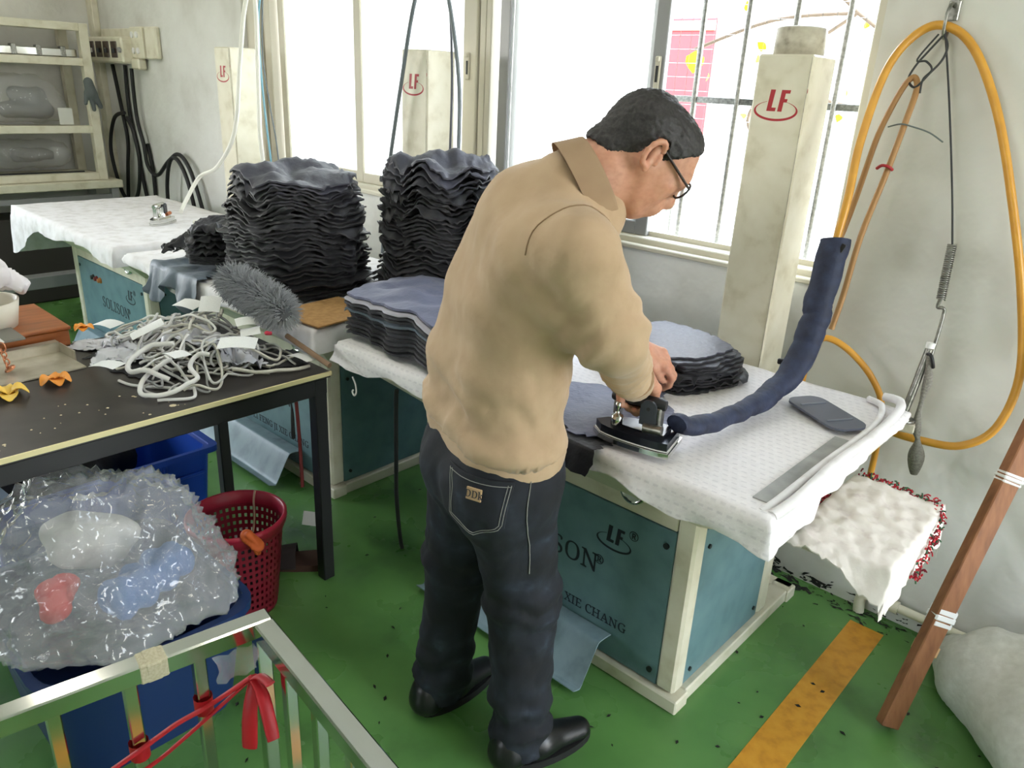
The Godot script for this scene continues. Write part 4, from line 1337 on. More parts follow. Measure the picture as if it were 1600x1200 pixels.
func heap_of_cords():
	var r := RandomNumberGenerator.new()
	r.seed = 2024
	var cm := [mat(rgb(222, 220, 216), 0.85), mat(rgb(196, 194, 190), 0.85), mat(rgb(168, 168, 168), 0.85), mat(rgb(206, 202, 190), 0.85)]
	var dark := mat(rgb(52, 52, 56), 0.8)
	# dark scraps and pale satin pieces under the cords
	var hp := func(u: float, v: float) -> float: return 0.0
	var k := 0
	for q in [[-2.56, -1.04, 0.16, 0.14, 0.5], [-2.42, -1.16, 0.26, 0.16, 0.1], [-2.1, -1.22, 0.16, 0.14, -0.3], [-2.26, -0.88, 0.24, 0.14, 0.3], [-2.46, -0.86, 0.14, 0.12, 0.7]]:
		scrap(q, [dark, dark, dark, mat(rgb(36, 36, 40), 0.85), dark][k], "x the heap of white cords", k, 0.004)
		k += 1
	var satin := mat(rgb(214, 214, 222), 0.4)
	# cords, each lying on what is already there
	for i in 74:
		if i == 46:
			k = 0
			for q in [[-2.30, -1.08, 0.24, 0.2, 0.3, 0.02], [-2.42, -0.86, 0.16, 0.14, 0.9, 0.015], [-2.56, -0.84, 0.18, 0.08, 0.45, 0.01], [-2.12, -1.1, 0.14, 0.12, -0.4, 0.015]]:
				scrap(q, satin, "", k, q[5])
				k += 1
		var cx := clampf(-2.34 + r.randfn(0, 0.2), -2.60, -2.09)
		var cz := clampf(-1.02 + r.randfn(0, 0.16), -1.2, -0.84)
		var rx := r.randf_range(0.04, 0.17)
		var rz := r.randf_range(0.02, 0.07)
		var tn := r.randf_range(-0.5, 0.9)
		var a0 := r.randf() * TAU
		var turns := r.randf_range(0.5, 0.92)
		var pts := []
		var m := int(turns * 14) + 4
		for j in m:
			var f := float(j) / (m - 1)
			var a := a0 + f * turns * TAU
			var gx := rx * (1.0 + 0.25 * sin(a * 2.3 + i))
			var gz := rz * (1.0 + 0.3 * cos(a * 1.7 + i))
			var o := Vector2(cos(a) * gx, sin(a) * gz).rotated(tn)
			pts.append(V(clampf(cx + o.x, -2.63, -1.97), 0, clampf(cz + o.y, -1.26, -0.74)))
		var rad := r.randf_range(0.003, 0.0048)
		one("drawstring", tube_mesh(lay_cord(pts, rad), rad, 6), cm[i % 4], "white drawstring tangled in the heap on the black table", "cord", "heap of white drawstrings")
	# the two strings lying apart near the edge
	one("loose_drawstring", tube_mesh(lay_cord([V(-2.135, BT + 0.008, -0.89), V(-2.13, BT + 0.008, -0.82), V(-2.08, BT + 0.008, -0.77), V(-2.02, BT + 0.008, -0.78), V(-1.985, BT + 0.008, -0.84), V(-2.0, BT + 0.008, -0.90), V(-2.05, BT + 0.008, -0.905), V(-2.075, BT + 0.009, -0.935), V(-2.06, BT + 0.008, -0.97)], 0.0068), 0.0068, 8), cm[0], "white cord curled in an S at the near edge of the black table", "cord")
	one("loose_drawstring", tube_mesh(lay_cord([V(-2.20, BT + 0.008, -0.93), V(-2.24, BT + 0.012, -0.87), V(-2.22, BT + 0.012, -0.80), V(-2.16, BT + 0.02, -0.79), V(-2.1, BT + 0.02, -0.82), V(-2.07, BT + 0.01, -0.85)], 0.0075), 0.0075, 8), cm[0], "thick white cord loop lying left of the S-shaped cord", "cord")
	one("loose_drawstring", tube_mesh(lay_cord([V(-2.03, BT + 0.008, -1.02), V(-2.0, BT + 0.008, -1.1), V(-1.98, BT + 0.008, -1.2), V(-1.98, BT + 0.01, -1.25)], 0.006), 0.006, 8), cm[3], "straight pale cord beside the right edge of the black table", "cord")
	# paper tags
	var paper := mottled([[0.0, rgb(206, 206, 206)], [0.5, rgb(232, 232, 230)], [1.0, rgb(238, 238, 236)]], 131, 0.05, 12.0, 0.8)
	var tags := [
		[-2.21, -0.74, 0.075, 0.06, 0.6, 0.1, "white paper tag by the thick cord loop, near the table edge"],
		[-2.085, -0.885, 0.06, 0.055, 0.2, 0.1, "white paper tag lying inside the S-shaped cord"],
		[-2.06, -1.06, 0.11, 0.075, 0.9, 0.25, "largest white paper tag, at the right end of the cord heap"],
		[-2.3, -0.9, 0.07, 0.1, -0.3, 0.5, "white paper tag standing tilted in the middle of the cords"],
		[-2.58, -1.16, 0.1, 0.06, 0.3, 0.35, "white paper tag at the back left of the cord heap"],
		[-2.44, -1.17, 0.07, 0.06, 0.8, 0.9, "pointed white paper tag standing at the back of the cords"],
		[-2.62, -0.9, 0.08, 0.06, 0.4, 0.2, "white paper tag next to the orange peel at the back"],
		[-2.16, -1.16, 0.08, 0.06, -0.5, 0.3, "white paper tag under the duster's end"],
		[-2.0, -1.24, 0.09, 0.05, 0.2, 0.1, "cream paper tag at the black table's far right corner"],
		[-2.2, -1.17, 0.07, 0.05, 1.2, 0.4, "white paper tag near the red scrap on the cords"]]
	for q in tags:
		var hh: float = heap_h(q[0], q[1])
		var bs := Basis(Vector3.UP, q[4]) * Basis(Vector3.RIGHT, q[5])
		var g := []
		for i in 5:
			var row := []
			for j in 4:
				row.append(bs * V((i / 4.0 - 0.5) * q[2], 0.006 * sin(i * 0.8) + 0.003 * j, (j / 3.0 - 0.5) * q[3]))
			g.append(row)
		var o := one("paper_tag", sheet(g, 0.0006), paper, q[6], "paper tag", "paper tags among the cords")
		var rest := BT
		var low := 1.0
		for row in g:
			for p in row:
				rest = maxf(rest, cord_top(q[0] + p.x, q[1] + p.z, 0.016) - p.y)
				low = minf(low, p.y)
		rest = maxf(rest, BT - low)
		o.position = V(q[0], rest + 0.003, q[1])
		for row in g:
			for p in row:
				note_top(q[0] + p.x, q[1] + p.z, 0.014, p.y + rest + 0.004)
	one("red_scrap", tube_mesh(smoothed([V(-2.06, cord_top(-2.05, -1.16, 0.03) + 0.008, -1.16), V(-2.05, cord_top(-2.05, -1.16, 0.03) + 0.01, -1.15), V(-2.045, cord_top(-2.05, -1.16, 0.03) + 0.008, -1.165)], 4), 0.006, 6), mat(rgb(190, 40, 66), 0.6), "tiny red scrap lying on the white cords", "scrap")

var cord_tops := {}
const CC := 0.006

# a cord through these places, lifted over whatever it crosses; its own course is then noted
func lay_cord(pts: Array, r: float) -> PackedVector3Array:
	var p := smoothed(pts, 5)
	var n := p.size()
	for i in n:
		p[i].y = maxf(BT + r + 0.001, cord_top(p[i].x, p[i].z, r + 0.002) + r + 0.001)
	for i in range(1, n):
		p[i].y = maxf(p[i].y, p[i - 1].y - 0.45 * Vector2(p[i].x - p[i - 1].x, p[i].z - p[i - 1].z).length())
	for i in range(n - 2, -1, -1):
		p[i].y = maxf(p[i].y, p[i + 1].y - 0.45 * Vector2(p[i].x - p[i + 1].x, p[i].z - p[i + 1].z).length())
	for pass_ in 3:
		var q := p.duplicate()
		for i in range(1, n - 1):
			q[i].y = maxf(p[i].y, (p[i - 1].y + p[i + 1].y) * 0.5)
		p = q
	for i in n - 1:
		for s in 4:
			var c := p[i].lerp(p[i + 1], s / 4.0)
			note_top(c.x, c.z, r + 0.001, c.y + r)
	return p

func cord_top(x: float, z: float, r: float) -> float:
	var top := 0.0
	for a in range(floori((x - r) / CC), floori((x + r) / CC) + 1):
		for b in range(floori((z - r) / CC), floori((z + r) / CC) + 1):
			top = maxf(top, cord_tops.get(Vector2i(a, b), 0.0))
	return top

func note_top(x: float, z: float, r: float, y: float):
	for a in range(floori((x - r) / CC), floori((x + r) / CC) + 1):
		for b in range(floori((z - r) / CC), floori((z + r) / CC) + 1):
			var c := Vector2i(a, b)
			cord_tops[c] = maxf(cord_tops.get(c, 0.0), y)

func scrap(q: Array, m: Material, label: String, k: int, hgt: float):
	var c := []
	var bs := Basis(Vector3.UP, q[4])
	for s in [[-1, 1], [1, 1], [1, -1], [-1, -1]]:
		c.append(V(q[0], BT + 0.006, q[1]) + bs * V(s[0] * q[2] * 0.5, 0, s[1] * q[3] * 0.5))
	var n := noise(140 + k + (20 if label else 0), 1.0)
	var nu := 26
	var g := []
	for i in nu + 1:
		var row := []
		for j in nu + 1:
			var u := float(i) / nu
			var v := float(j) / nu
			var p: Vector3 = c[0].lerp(c[1], u).lerp(c[3].lerp(c[2], u), v)
			p += V(n.get_noise_2d(v * 5 + 9, u), 0, n.get_noise_2d(u * 5, v + 20)) * 0.02
			p.y = BT + 0.004 + hgt * sin(PI * u) * sin(PI * v) * (0.6 + 0.8 * n.get_noise_2d(p.x * 16, p.z * 16))
			p.y = maxf(p.y, cord_top(p.x, p.z, 0.008) + 0.004)
			row.append(p)
		g.append(row)
	for row in g:
		for p in row:
			note_top(p.x, p.z, 0.006, p.y + 0.0005)
	var names := ["under the back left of the cords", "under the middle of the cords", "under the right end of the cords", "under the front of the cords", "under the left front of the cords"]
	var pale := ["largest crumpled white satin piece on the cord heap", "white satin piece at the front of the cord heap", "white satin strip trailing left from the cords", "small white satin piece right of the largest one"]
	one("dark_scrap" if label else "satin_scrap", sheet(g, 0.0015), m, "dark cloth scrap lying " + names[k] if label else pale[k], "cloth scrap", "cloth scraps among the cords")

func peel(at: Vector3, s: float, seed_: int, label: String, col: Color):
	var t := thing("fruit_peel", label, "peel", at, seed_ * 1.3, "fruit peels on the black table")
	var m := mat(col, 0.5)
	for k in 5:
		var g := []
		for i in 7:
			var f := i / 6.0
			var row := []
			var w := s * 0.24 * sqrt(sin(PI * (0.06 + 0.92 * f)))
			for j in 5:
				var v := j / 2.0 - 1.0
				row.append(V(v * w, 0.3 * s * sin(f * PI) * (0.25 + 0.2 * ((k * 7 + seed_) % 3)) + v * v * w * 0.35 + 0.003, f * s * 0.5))
			g.append(row)
		var o := part("peel_petal", sheet(g, 0.0025), m, t)
		o.rotation.y = TAU * k / 5.0 + 0.3 * sin(k * 5.0 + seed_)

func table_bits():
	peel(V(-2.33, BT + 0.003, -0.635), 0.085, 1, "orange fruit peel opened like a flower on the black table", rgb(232, 150, 60))
	peel(V(-2.30, BT + 0.003, -0.51), 0.095, 2, "yellow fruit peel opened flat at the left of the black table", rgb(232, 190, 80))
	peel(V(-2.44, BT + 0.012, -0.45), 0.05, 5, "small yellow fruit peel behind the flat yellow peel", rgb(226, 196, 70))
	peel(V(-2.545, cord_top(-2.545, -0.80, 0.05) + 0.004, -0.80), 0.06, 3, "small orange peel lying by the paper tag at the back", rgb(236, 150, 50))
	var r := RandomNumberGenerator.new()
	r.seed = 9
	var st := new_st()
	for i in 26:
		var x := r.randf_range(-2.16, -1.94)
		var z := r.randf_range(-0.85, -0.35)
		var s := r.randf_range(0.0015, 0.0048) * (2.2 if i == 0 else 1.0)
		for k in 7:
			var a := TAU * k / 7
			var b := TAU * (k + 1) / 7
			tri(st, V(x, BT + 0.0025, z), V(x + cos(a) * s, BT + 0.0006, z + sin(a) * s), V(x + cos(b) * s, BT + 0.0006, z + sin(b) * s))
	var cr := one("crumbs", done(st), mat(rgb(216, 200, 168), 0.9), "pale crumbs scattered on the black table top", "crumbs")
	cr.set_meta("kind", "stuff")
	# aluminium channel
	var ch := thing("metal_channel", "folded aluminium channel lying at the left of the black table", "metal tray", V(-2.485, BT + 0.0015, -0.46), 0.05)
	var met := mottled([[0.0, rgb(176, 168, 148)], [1.0, rgb(212, 206, 192)]], 141, 0.01, 2.0, 0.3, 0.6)
	part("base", bx(V(-0.09, 0.0, -0.28), V(0.1, 0.004, 0.45)), met, ch)
	part("flange", bx(V(-0.094, 0.0, -0.28), V(-0.09, 0.035, 0.45)), met, ch)
	part("lip", bx(V(-0.118, 0.033, -0.28), V(-0.09, 0.036, 0.45)), met, ch)
	part("end_wall", bx(V(-0.09, 0.0, -0.284), V(0.02, 0.033, -0.28)), met, ch)
	# wooden box, tray and pot
	var bxs := thing("wooden_box", "orange-brown varnished wooden box at the far left of the black table", "box", V(-2.64, BT, -0.785))
	var wood := mottled([[0.0, rgb(126, 66, 30)], [0.5, rgb(156, 88, 44)], [1.0, rgb(176, 104, 56)]], 151, 0.008, 2.0, 0.3)
	wood.uv1_scale = V(6, 6, 1.2)
	part("body", bx(V(-0.33, 0.002, 0.0), V(0.0, 0.055, 0.55), 0.003), wood, bxs)
	part("lid", bx(V(-0.335, 0.056, -0.006), V(0.006, 0.068, 0.556), 0.003), wood, bxs)
	var tr := one("small_tray", bx(V(-2.69, BT + 0.071, -0.64), V(-2.56, BT + 0.079, -0.36), 0.002), mat(rgb(120, 116, 108), 0.6), "flat grey slate piece on the wooden box", "tray")
	var pot := thing("white_pot", "white tub with a crumpled cloth in it on the wooden box", "tub", V(-2.78, BT + 0.069, -0.58))
	part("body", lathe_mesh([Vector2(0, 0.0), Vector2(0.10, 0.0), Vector2(0.115, 0.085), Vector2(0.108, 0.085), Vector2(0.095, 0.006), Vector2(0, 0.006)], 30), mat(rgb(216, 208, 190), 0.5), pot)
	var c := one("crumpled_cloth", nets([[V(-2.79, 0.93, -0.59), V(-2.77, 0.97, -0.66), 0.055, 0.045], [V(-2.77, 0.97, -0.66), V(-2.74, 0.90, -0.715), 0.042, 0.018], [V(-2.8, 0.93, -0.56), V(-2.8, 0.945, -0.5), 0.04, 0.03], [V(-2.74, 0.9, -0.715), V(-2.72, 0.875, -0.735), 0.018, 0.01]], 0.008, 0.03, func(p: Vector3) -> float: return 0.94 - p.y, func(p: Vector3, nn: Vector3) -> Vector3: return p + nn * 0.022 * absf(sin(p.x * 50 + p.y * 40 + p.z * 20)) * sin(p.z * 60 + p.y * 40)), mat(rgb(224, 218, 220), 0.85), "crumpled white cloth stuffed in the white tub", "cloth")
	# copper chain with a ring
	var chn := thing("copper_chain", "short copper chain with a disc hanging from the slate piece", "chain", V(-2.545, BT + 0.074, -0.565))
	var cop := mat(rgb(206, 138, 102), 0.3, 0.7)
	part("tab", bx(V(-0.03, 0.008, -0.012), V(0.012, 0.011, 0.012)), M.cord_white, chn)
	for i in 6:
		var rt := []
		for k in 13:
			var a := TAU * k / 12
			var rr := 0.016 if i == 0 else 0.009
			var o := V(cos(a) * rr * 0.7, sin(a) * rr, 0).rotated(Vector3.UP, 0.5 + PI * 0.5 * (i % 2) + 0.6)
			rt.append(o + V(0.018 + i * 0.008, -0.004 - i * 0.0088, 0.004 * (i % 2)))
		part("link", tube_mesh(rt, 0.0022, 5), cop, chn)
	part("disc", lathe_mesh([Vector2(0, 0.004), Vector2(0.015, 0.004), Vector2(0.016, 0.0), Vector2(0, 0)], 16, Transform3D(Basis(Vector3.RIGHT, 0.5), V(0.07, -0.056, 0.0))), cop, chn)
	# straps hanging from the table edge
	one("hanging_strap", tube_mesh(smoothed([V(-1.915, 0.69, -1.14), V(-1.912, 0.66, -1.14), V(-1.912, 0.575, -1.138)], 4), [0.003, 0.003, 0.003, 0.004, 0.005, 0.006, 0.006, 0.007, 0.006], 6), M.rubber, "short black strap hanging under the black table edge", "strap")
	one("hanging_strap", tube_mesh(smoothed([V(-1.945, 0.685, -1.175), V(-1.943, 0.55, -1.178), V(-1.938, 0.38, -1.176)], 4), 0.0065, 6, 0.4), mat(rgb(110, 34, 34), 0.7), "long dark red strap hanging beside the black table's leg", "strap")
	one("string_hook", tube_mesh(smoothed([V(-1.895, BT - 0.03, -1.352), V(-1.878, BT - 0.05, -1.35), V(-1.872, BT - 0.075, -1.348), V(-1.88, BT - 0.088, -1.346), V(-1.888, BT - 0.078, -1.345), V(-1.884, BT - 0.07, -1.345)], 5), 0.003, 6), M.cord_white, "white string loop dangling from the wooden rod's end", "string")
	# power lead down to the floor
	one("power_lead", tube_mesh(smoothed([V(-1.745, 0.715, -1.41), V(-1.755, 0.68, -1.415), V(-1.80, 0.5, -1.45), V(-1.85, 0.26, -1.49), V(-1.888, 0.06, -1.535), V(-1.882, 0.01, -1.54)], 6), 0.0075, 7), M.rubber, "black power lead hanging from the near table to the floor", "cable")

func crate(called: String, label: String, category: String, at: Vector3, w: float, d: float, h: float, m: Material, round_ := 0.03, taper := 0.9, ribs := true) -> Node3D:
	var t := thing(called, label, category, at)
	var st := new_st(true)
	var rings := []
	for q in [[taper, 0.0, 0.0], [1.0, h, 0.0], [1.06, h, 0.0], [1.06, h - 0.022, 0.0], [1.045, h - 0.022, 0.0], [1.045, h - 0.006, 0.0], [0.965, h - 0.006, 0.0], [taper - 0.04, 0.008, 0.0]]:
		var ring := PackedVector3Array()
		for c in 4:
			var sx: float = [1, -1, -1, 1][c]
			var sz: float = [1, 1, -1, -1][c]
			for k in 5:
				var a := PI * 0.5 * c + PI * 0.5 * k / 4.0
				var rr := minf(round_, minf(w, d) * 0.4)
				ring.append(V(sx * (w * 0.5 * q[0] - rr) + cos(a) * rr, q[1], sz * (d * 0.5 * q[0] - rr) + sin(a) * rr))
		rings.append(ring)
	for i in rings.size() - 1:
		st.set_smooth_group(i)
		var n: int = rings[i].size()
		for k in n:
			var l := (k + 1) % n
			quad(st, rings[i][k], rings[i + 1][k], rings[i + 1][l], rings[i][l])
	st.set_smooth_group(-1)
	for q in [0, rings.size() - 1]:
		for k in range(1, rings[q].size() - 1):
			tri(st, rings[q][0], rings[q][k], rings[q][k + 1])
	part("body", done(st), m, t)
	if ribs:
		for s in [-1.0, 1.0]:
			for i in 3:
				var z := (i - 1) * d * 0.3
				part("rib", bx(V(s * w * 0.475, 0.06, z - 0.006), V(s * w * 0.512, h - 0.022, z + 0.006), 0.002), m, t)
			part("rib", bx(V(s * w * 0.49, h * 0.72, -d * 0.46), V(s * w * 0.512, h * 0.72 + 0.012, d * 0.46), 0.002), m, t)
	return t

func build_left_floor():
	var blue := mat(rgb(22, 72, 176), 0.4)
	crate("blue_crate", "large blue plastic crate under the black table", "crate", V(-2.72, 0, -0.70), 0.52, 0.86, 0.355, blue, 0.03, 0.93)
	var dk := mat(rgb(16, 16, 20), 0.8)
	one("black_bundle", nets([[V(-2.78, 0.29, -0.86), V(-2.68, 0.31, -0.55), 0.12, 0.13], [V(-2.62, 0.29, -0.7), V(-2.64, 0.29, -0.42), 0.1, 0.09]], 0.02, 0.08, null, func(p: Vector3, n: Vector3) -> Vector3: return p + n * 0.018 * sin(p.x * 31 + p.z * 17) * sin(p.z * 27 + p.y * 30)), dk, "black cloth bundle heaped in the large blue crate", "cloth bundle")
	one("care_label", box_mesh(V(-2.50, 0.385, -0.47), V(0.07, 0.002, 0.05), 0.0, Basis(Vector3.UP, 0.4) * Basis(Vector3.FORWARD, 0.5)), mat(rgb(186, 204, 226), 0.6), "pale blue printed label on the black bundle in the crate", "label")
	# lower tub with the bag on it
	var tub_blue := mat(rgb(24, 46, 92), 0.4)
	crate("blue_tub", "dark blue plastic tub holding the clear plastic bag", "tub", V(-1.87, 0, -0.55), 0.58, 0.5, 0.33, tub_blue, 0.09, 0.86, false)
	var red := one("red_bundle", nets([[V(-1.85, 0.41, -0.43), V(-1.80, 0.405, -0.40), 0.04, 0.035]], 0.01, 0.03, null, func(p: Vector3, n: Vector3) -> Vector3: return p + n * 0.012 * sin(p.x * 60 + p.z * 50) * sin(p.y * 70 + p.z * 40)), mat(rgb(196, 62, 62), 0.8), "red cloth bundle showing through the plastic bag", "cloth bundle")
	one("blue_bundle", nets([[V(-1.74, 0.435, -0.66), V(-1.69, 0.43, -0.52), 0.05, 0.05]], 0.012, 0.05, null, func(p: Vector3, n: Vector3) -> Vector3: return p + n * 0.016 * sin(p.x * 47 + p.z * 40 + p.y * 20) * sin(p.z * 55 - p.x * 20)), mat(rgb(70, 104, 156), 0.8), "blue cloth bundle low in the plastic bag", "cloth bundle")
	one("white_bundle", nets([[V(-2.0, 0.45, -0.52), V(-1.92, 0.46, -0.58), 0.07, 0.065]], 0.014, 0.07, null, func(p: Vector3, n: Vector3) -> Vector3: return p + n * 0.016 * sin(p.x * 40 + p.z * 36) * sin(p.y * 44)), mat(rgb(206, 204, 200), 0.85), "white cloth bundle filling the plastic bag", "cloth bundle")
	# clear crinkled bag
	var film := mat(Color(0.93, 0.94, 0.95, 0.19), 0.12)
	film.transparency = BaseMaterial3D.TRANSPARENCY_ALPHA
	film.normal_enabled = true
	film.normal_texture = noise_tex(171, 0.008, [], 4, 512, 12.0, FastNoiseLite.TYPE_CELLULAR)
	film.uv1_triplanar = true
	film.uv1_scale = Vector3.ONE * 2.2
	var ns := noise(33, 1.0)
	var cn := noise(34, 1.0)
	cn.noise_type = FastNoiseLite.TYPE_CELLULAR
	var bag := nets([[V(-2.02, 0.44, -0.40), V(-1.98, 0.53, -0.50), 0.12, 0.06], [V(-2.02, 0.47, -0.58), V(-1.9, 0.49, -0.62), 0.11, 0.09], [V(-1.85, 0.45, -0.62), V(-1.68, 0.38, -0.70), 0.16, 0.1], [V(-1.85, 0.42, -0.45), V(-1.68, 0.36, -0.50), 0.16, 0.12], [V(-1.75, 0.37, -0.40), V(-1.80, 0.35, -0.36), 0.09, 0.07]], 0.0125, 0.12, func(p: Vector3) -> float: return 0.345 - p.y, func(p: Vector3, n: Vector3) -> Vector3:
		var w := smoothstep(0.345, 0.40, p.y)
		return p + V(n.x, n.y * w, n.z) * (0.04 * ns.get_noise_3dv(p * 4.5) + 0.03 * pow(1.0 - absf(ns.get_noise_3dv(p * 4.0 + V(5, 0, 2))), 4.0) + 0.024 * pow(1.0 - absf(ns.get_noise_3dv(p * 13.0 + V(1, 7, 2))), 4.0) + 0.022 * cn.get_noise_3dv(p * 10.0)))
	one("plastic_bag", bag, film, "large crinkled clear plastic bag in the left foreground", "plastic bag")
	basket()
	# things in the dark under the table
	var sh := thing("slipper", "dark brown slipper on the floor behind the red basket", "slipper", V(-2.08, 0, -1.2), 0.9)
	part("sole", prism_mesh(sole_poly(0.26, 0.1), 0.025, Transform3D(Basis(Vector3.RIGHT, -PI / 2), Vector3.ZERO)), mat(rgb(72, 46, 36), 0.8), sh)
	part("strap", sheet([[V(-0.06, 0.02, 0.05), V(-0.06, 0.06, 0.03), V(-0.06, 0.075, 0), V(-0.06, 0.06, -0.03), V(-0.06, 0.02, -0.05)], [V(0.02, 0.02, 0.052), V(0.02, 0.07, 0.033), V(0.02, 0.085, 0), V(0.02, 0.07, -0.033), V(0.02, 0.02, -0.052)]], 0.006), mat(rgb(40, 30, 30), 0.8), sh)
	one("crumpled_paper", nets([[V(-2.26, 0.06, -1.14), V(-2.22, 0.06, -1.1), 0.04, 0.03]], 0.008, 0.02, null, func(p: Vector3, n: Vector3) -> Vector3: return p + n * 0.012 * sin(p.x * 130 + p.y * 110) * sin(p.z * 120)), mat(rgb(186, 182, 172), 0.9), "crumpled paper on the floor behind the red basket", "paper")
	one("price_ticket", box_mesh(V(-2.12, 0.12, -1.32), V(0.075, 0.05, 0.0015), 0.0, Basis(Vector3.UP, 0.6) * Basis(Vector3.RIGHT, -0.5)), mat(rgb(196, 196, 190), 0.7), "white printed ticket in the dark under the black table", "ticket")

func basket():
	var t := thing("red_basket", "dark red perforated plastic waste basket in front of the black table leg", "basket", V(-2.0, 0, -0.975))
	var red := mat(rgb(140, 28, 52), 0.4)
	var n := 44
	var rows := 11
	var st := new_st()
	var h := 0.335
	var rad := func(y: float) -> float: return 0.105 + (y / h) * 0.038
	# wall of slats with real holes
	for i in rows:
		var y0 := 0.02 + (h - 0.06) * i / rows
		var y1 := 0.02 + (h - 0.06) * (i + 1) / rows
		var ym := lerpf(y0, y1, 0.55)
		for k in n:
			var a := TAU * k / n
			var b := TAU * (k + 1) / n
			var m := lerpf(a, b, 0.5)
			var P := func(y: float, an: float, o: float) -> Vector3: return V(cos(an) * (rad.call(y) + o), y, sin(an) * (rad.call(y) + o))
			for o in [0.0, -0.003]:
				quad(st, P.call(ym, a, o), P.call(ym, b, o), P.call(y1, b, o), P.call(y1, a, o))
				quad(st, P.call(y0, a, o), P.call(y0, m, o), P.call(ym, m, o), P.call(ym, a, o))
	part("perforated_wall", done(st), red, t)
	part("rim", lathe_mesh([Vector2(0.139, h - 0.045), Vector2(0.142, h - 0.045), Vector2(0.145, h - 0.03), Vector2(0.149, h - 0.028), Vector2(0.149, h - 0.016), Vector2(0.152, h - 0.014), Vector2(0.152, h), Vector2(0.146, h + 0.003), Vector2(0.141, h), Vector2(0.138, h - 0.045)], 44), mat(rgb(168, 36, 62), 0.35), t)
	part("base", lathe_mesh([Vector2(0, 0.0), Vector2(0.103, 0.0), Vector2(0.107, 0.022), Vector2(0.104, 0.022), Vector2(0.1, 0.006), Vector2(0, 0.006)], 40), red, t)
	one("dark_waste", nets([[V(-2.02, 0.12, -0.98), V(-1.98, 0.13, -0.96), 0.08, 0.07]], 0.014, 0.03, null, func(p: Vector3, nn: Vector3) -> Vector3: return p + nn * 0.012 * sin(p.x * 60) * sin(p.z * 70)), M.ink_cloth, "dark cloth waste in the bottom of the red basket", "waste")
	one("orange_rag", nets([[V(-1.85, 0.345, -0.93), V(-1.835, 0.32, -0.945), 0.018, 0.016], [V(-1.833, 0.305, -0.95), V(-1.832, 0.29, -0.95), 0.016, 0.01]], 0.005, 0.015, null, func(p: Vector3, nn: Vector3) -> Vector3: return p + nn * 0.004 * sin(p.x * 200 + p.y * 170)), mat(rgb(206, 96, 40), 0.7), "small orange rag hooked on the red basket's rim", "rag")
	one("basket_tie", tube_mesh(smoothed([V(-2.05, 0.36, -1.07), V(-2.045, 0.33, -1.06), V(-2.03, 0.28, -1.05), V(-2.01, 0.24, -1.03)], 5), 0.004, 6, 0.5), mat(rgb(176, 150, 128), 0.8), "pale tape strip hanging inside the red basket", "tape")

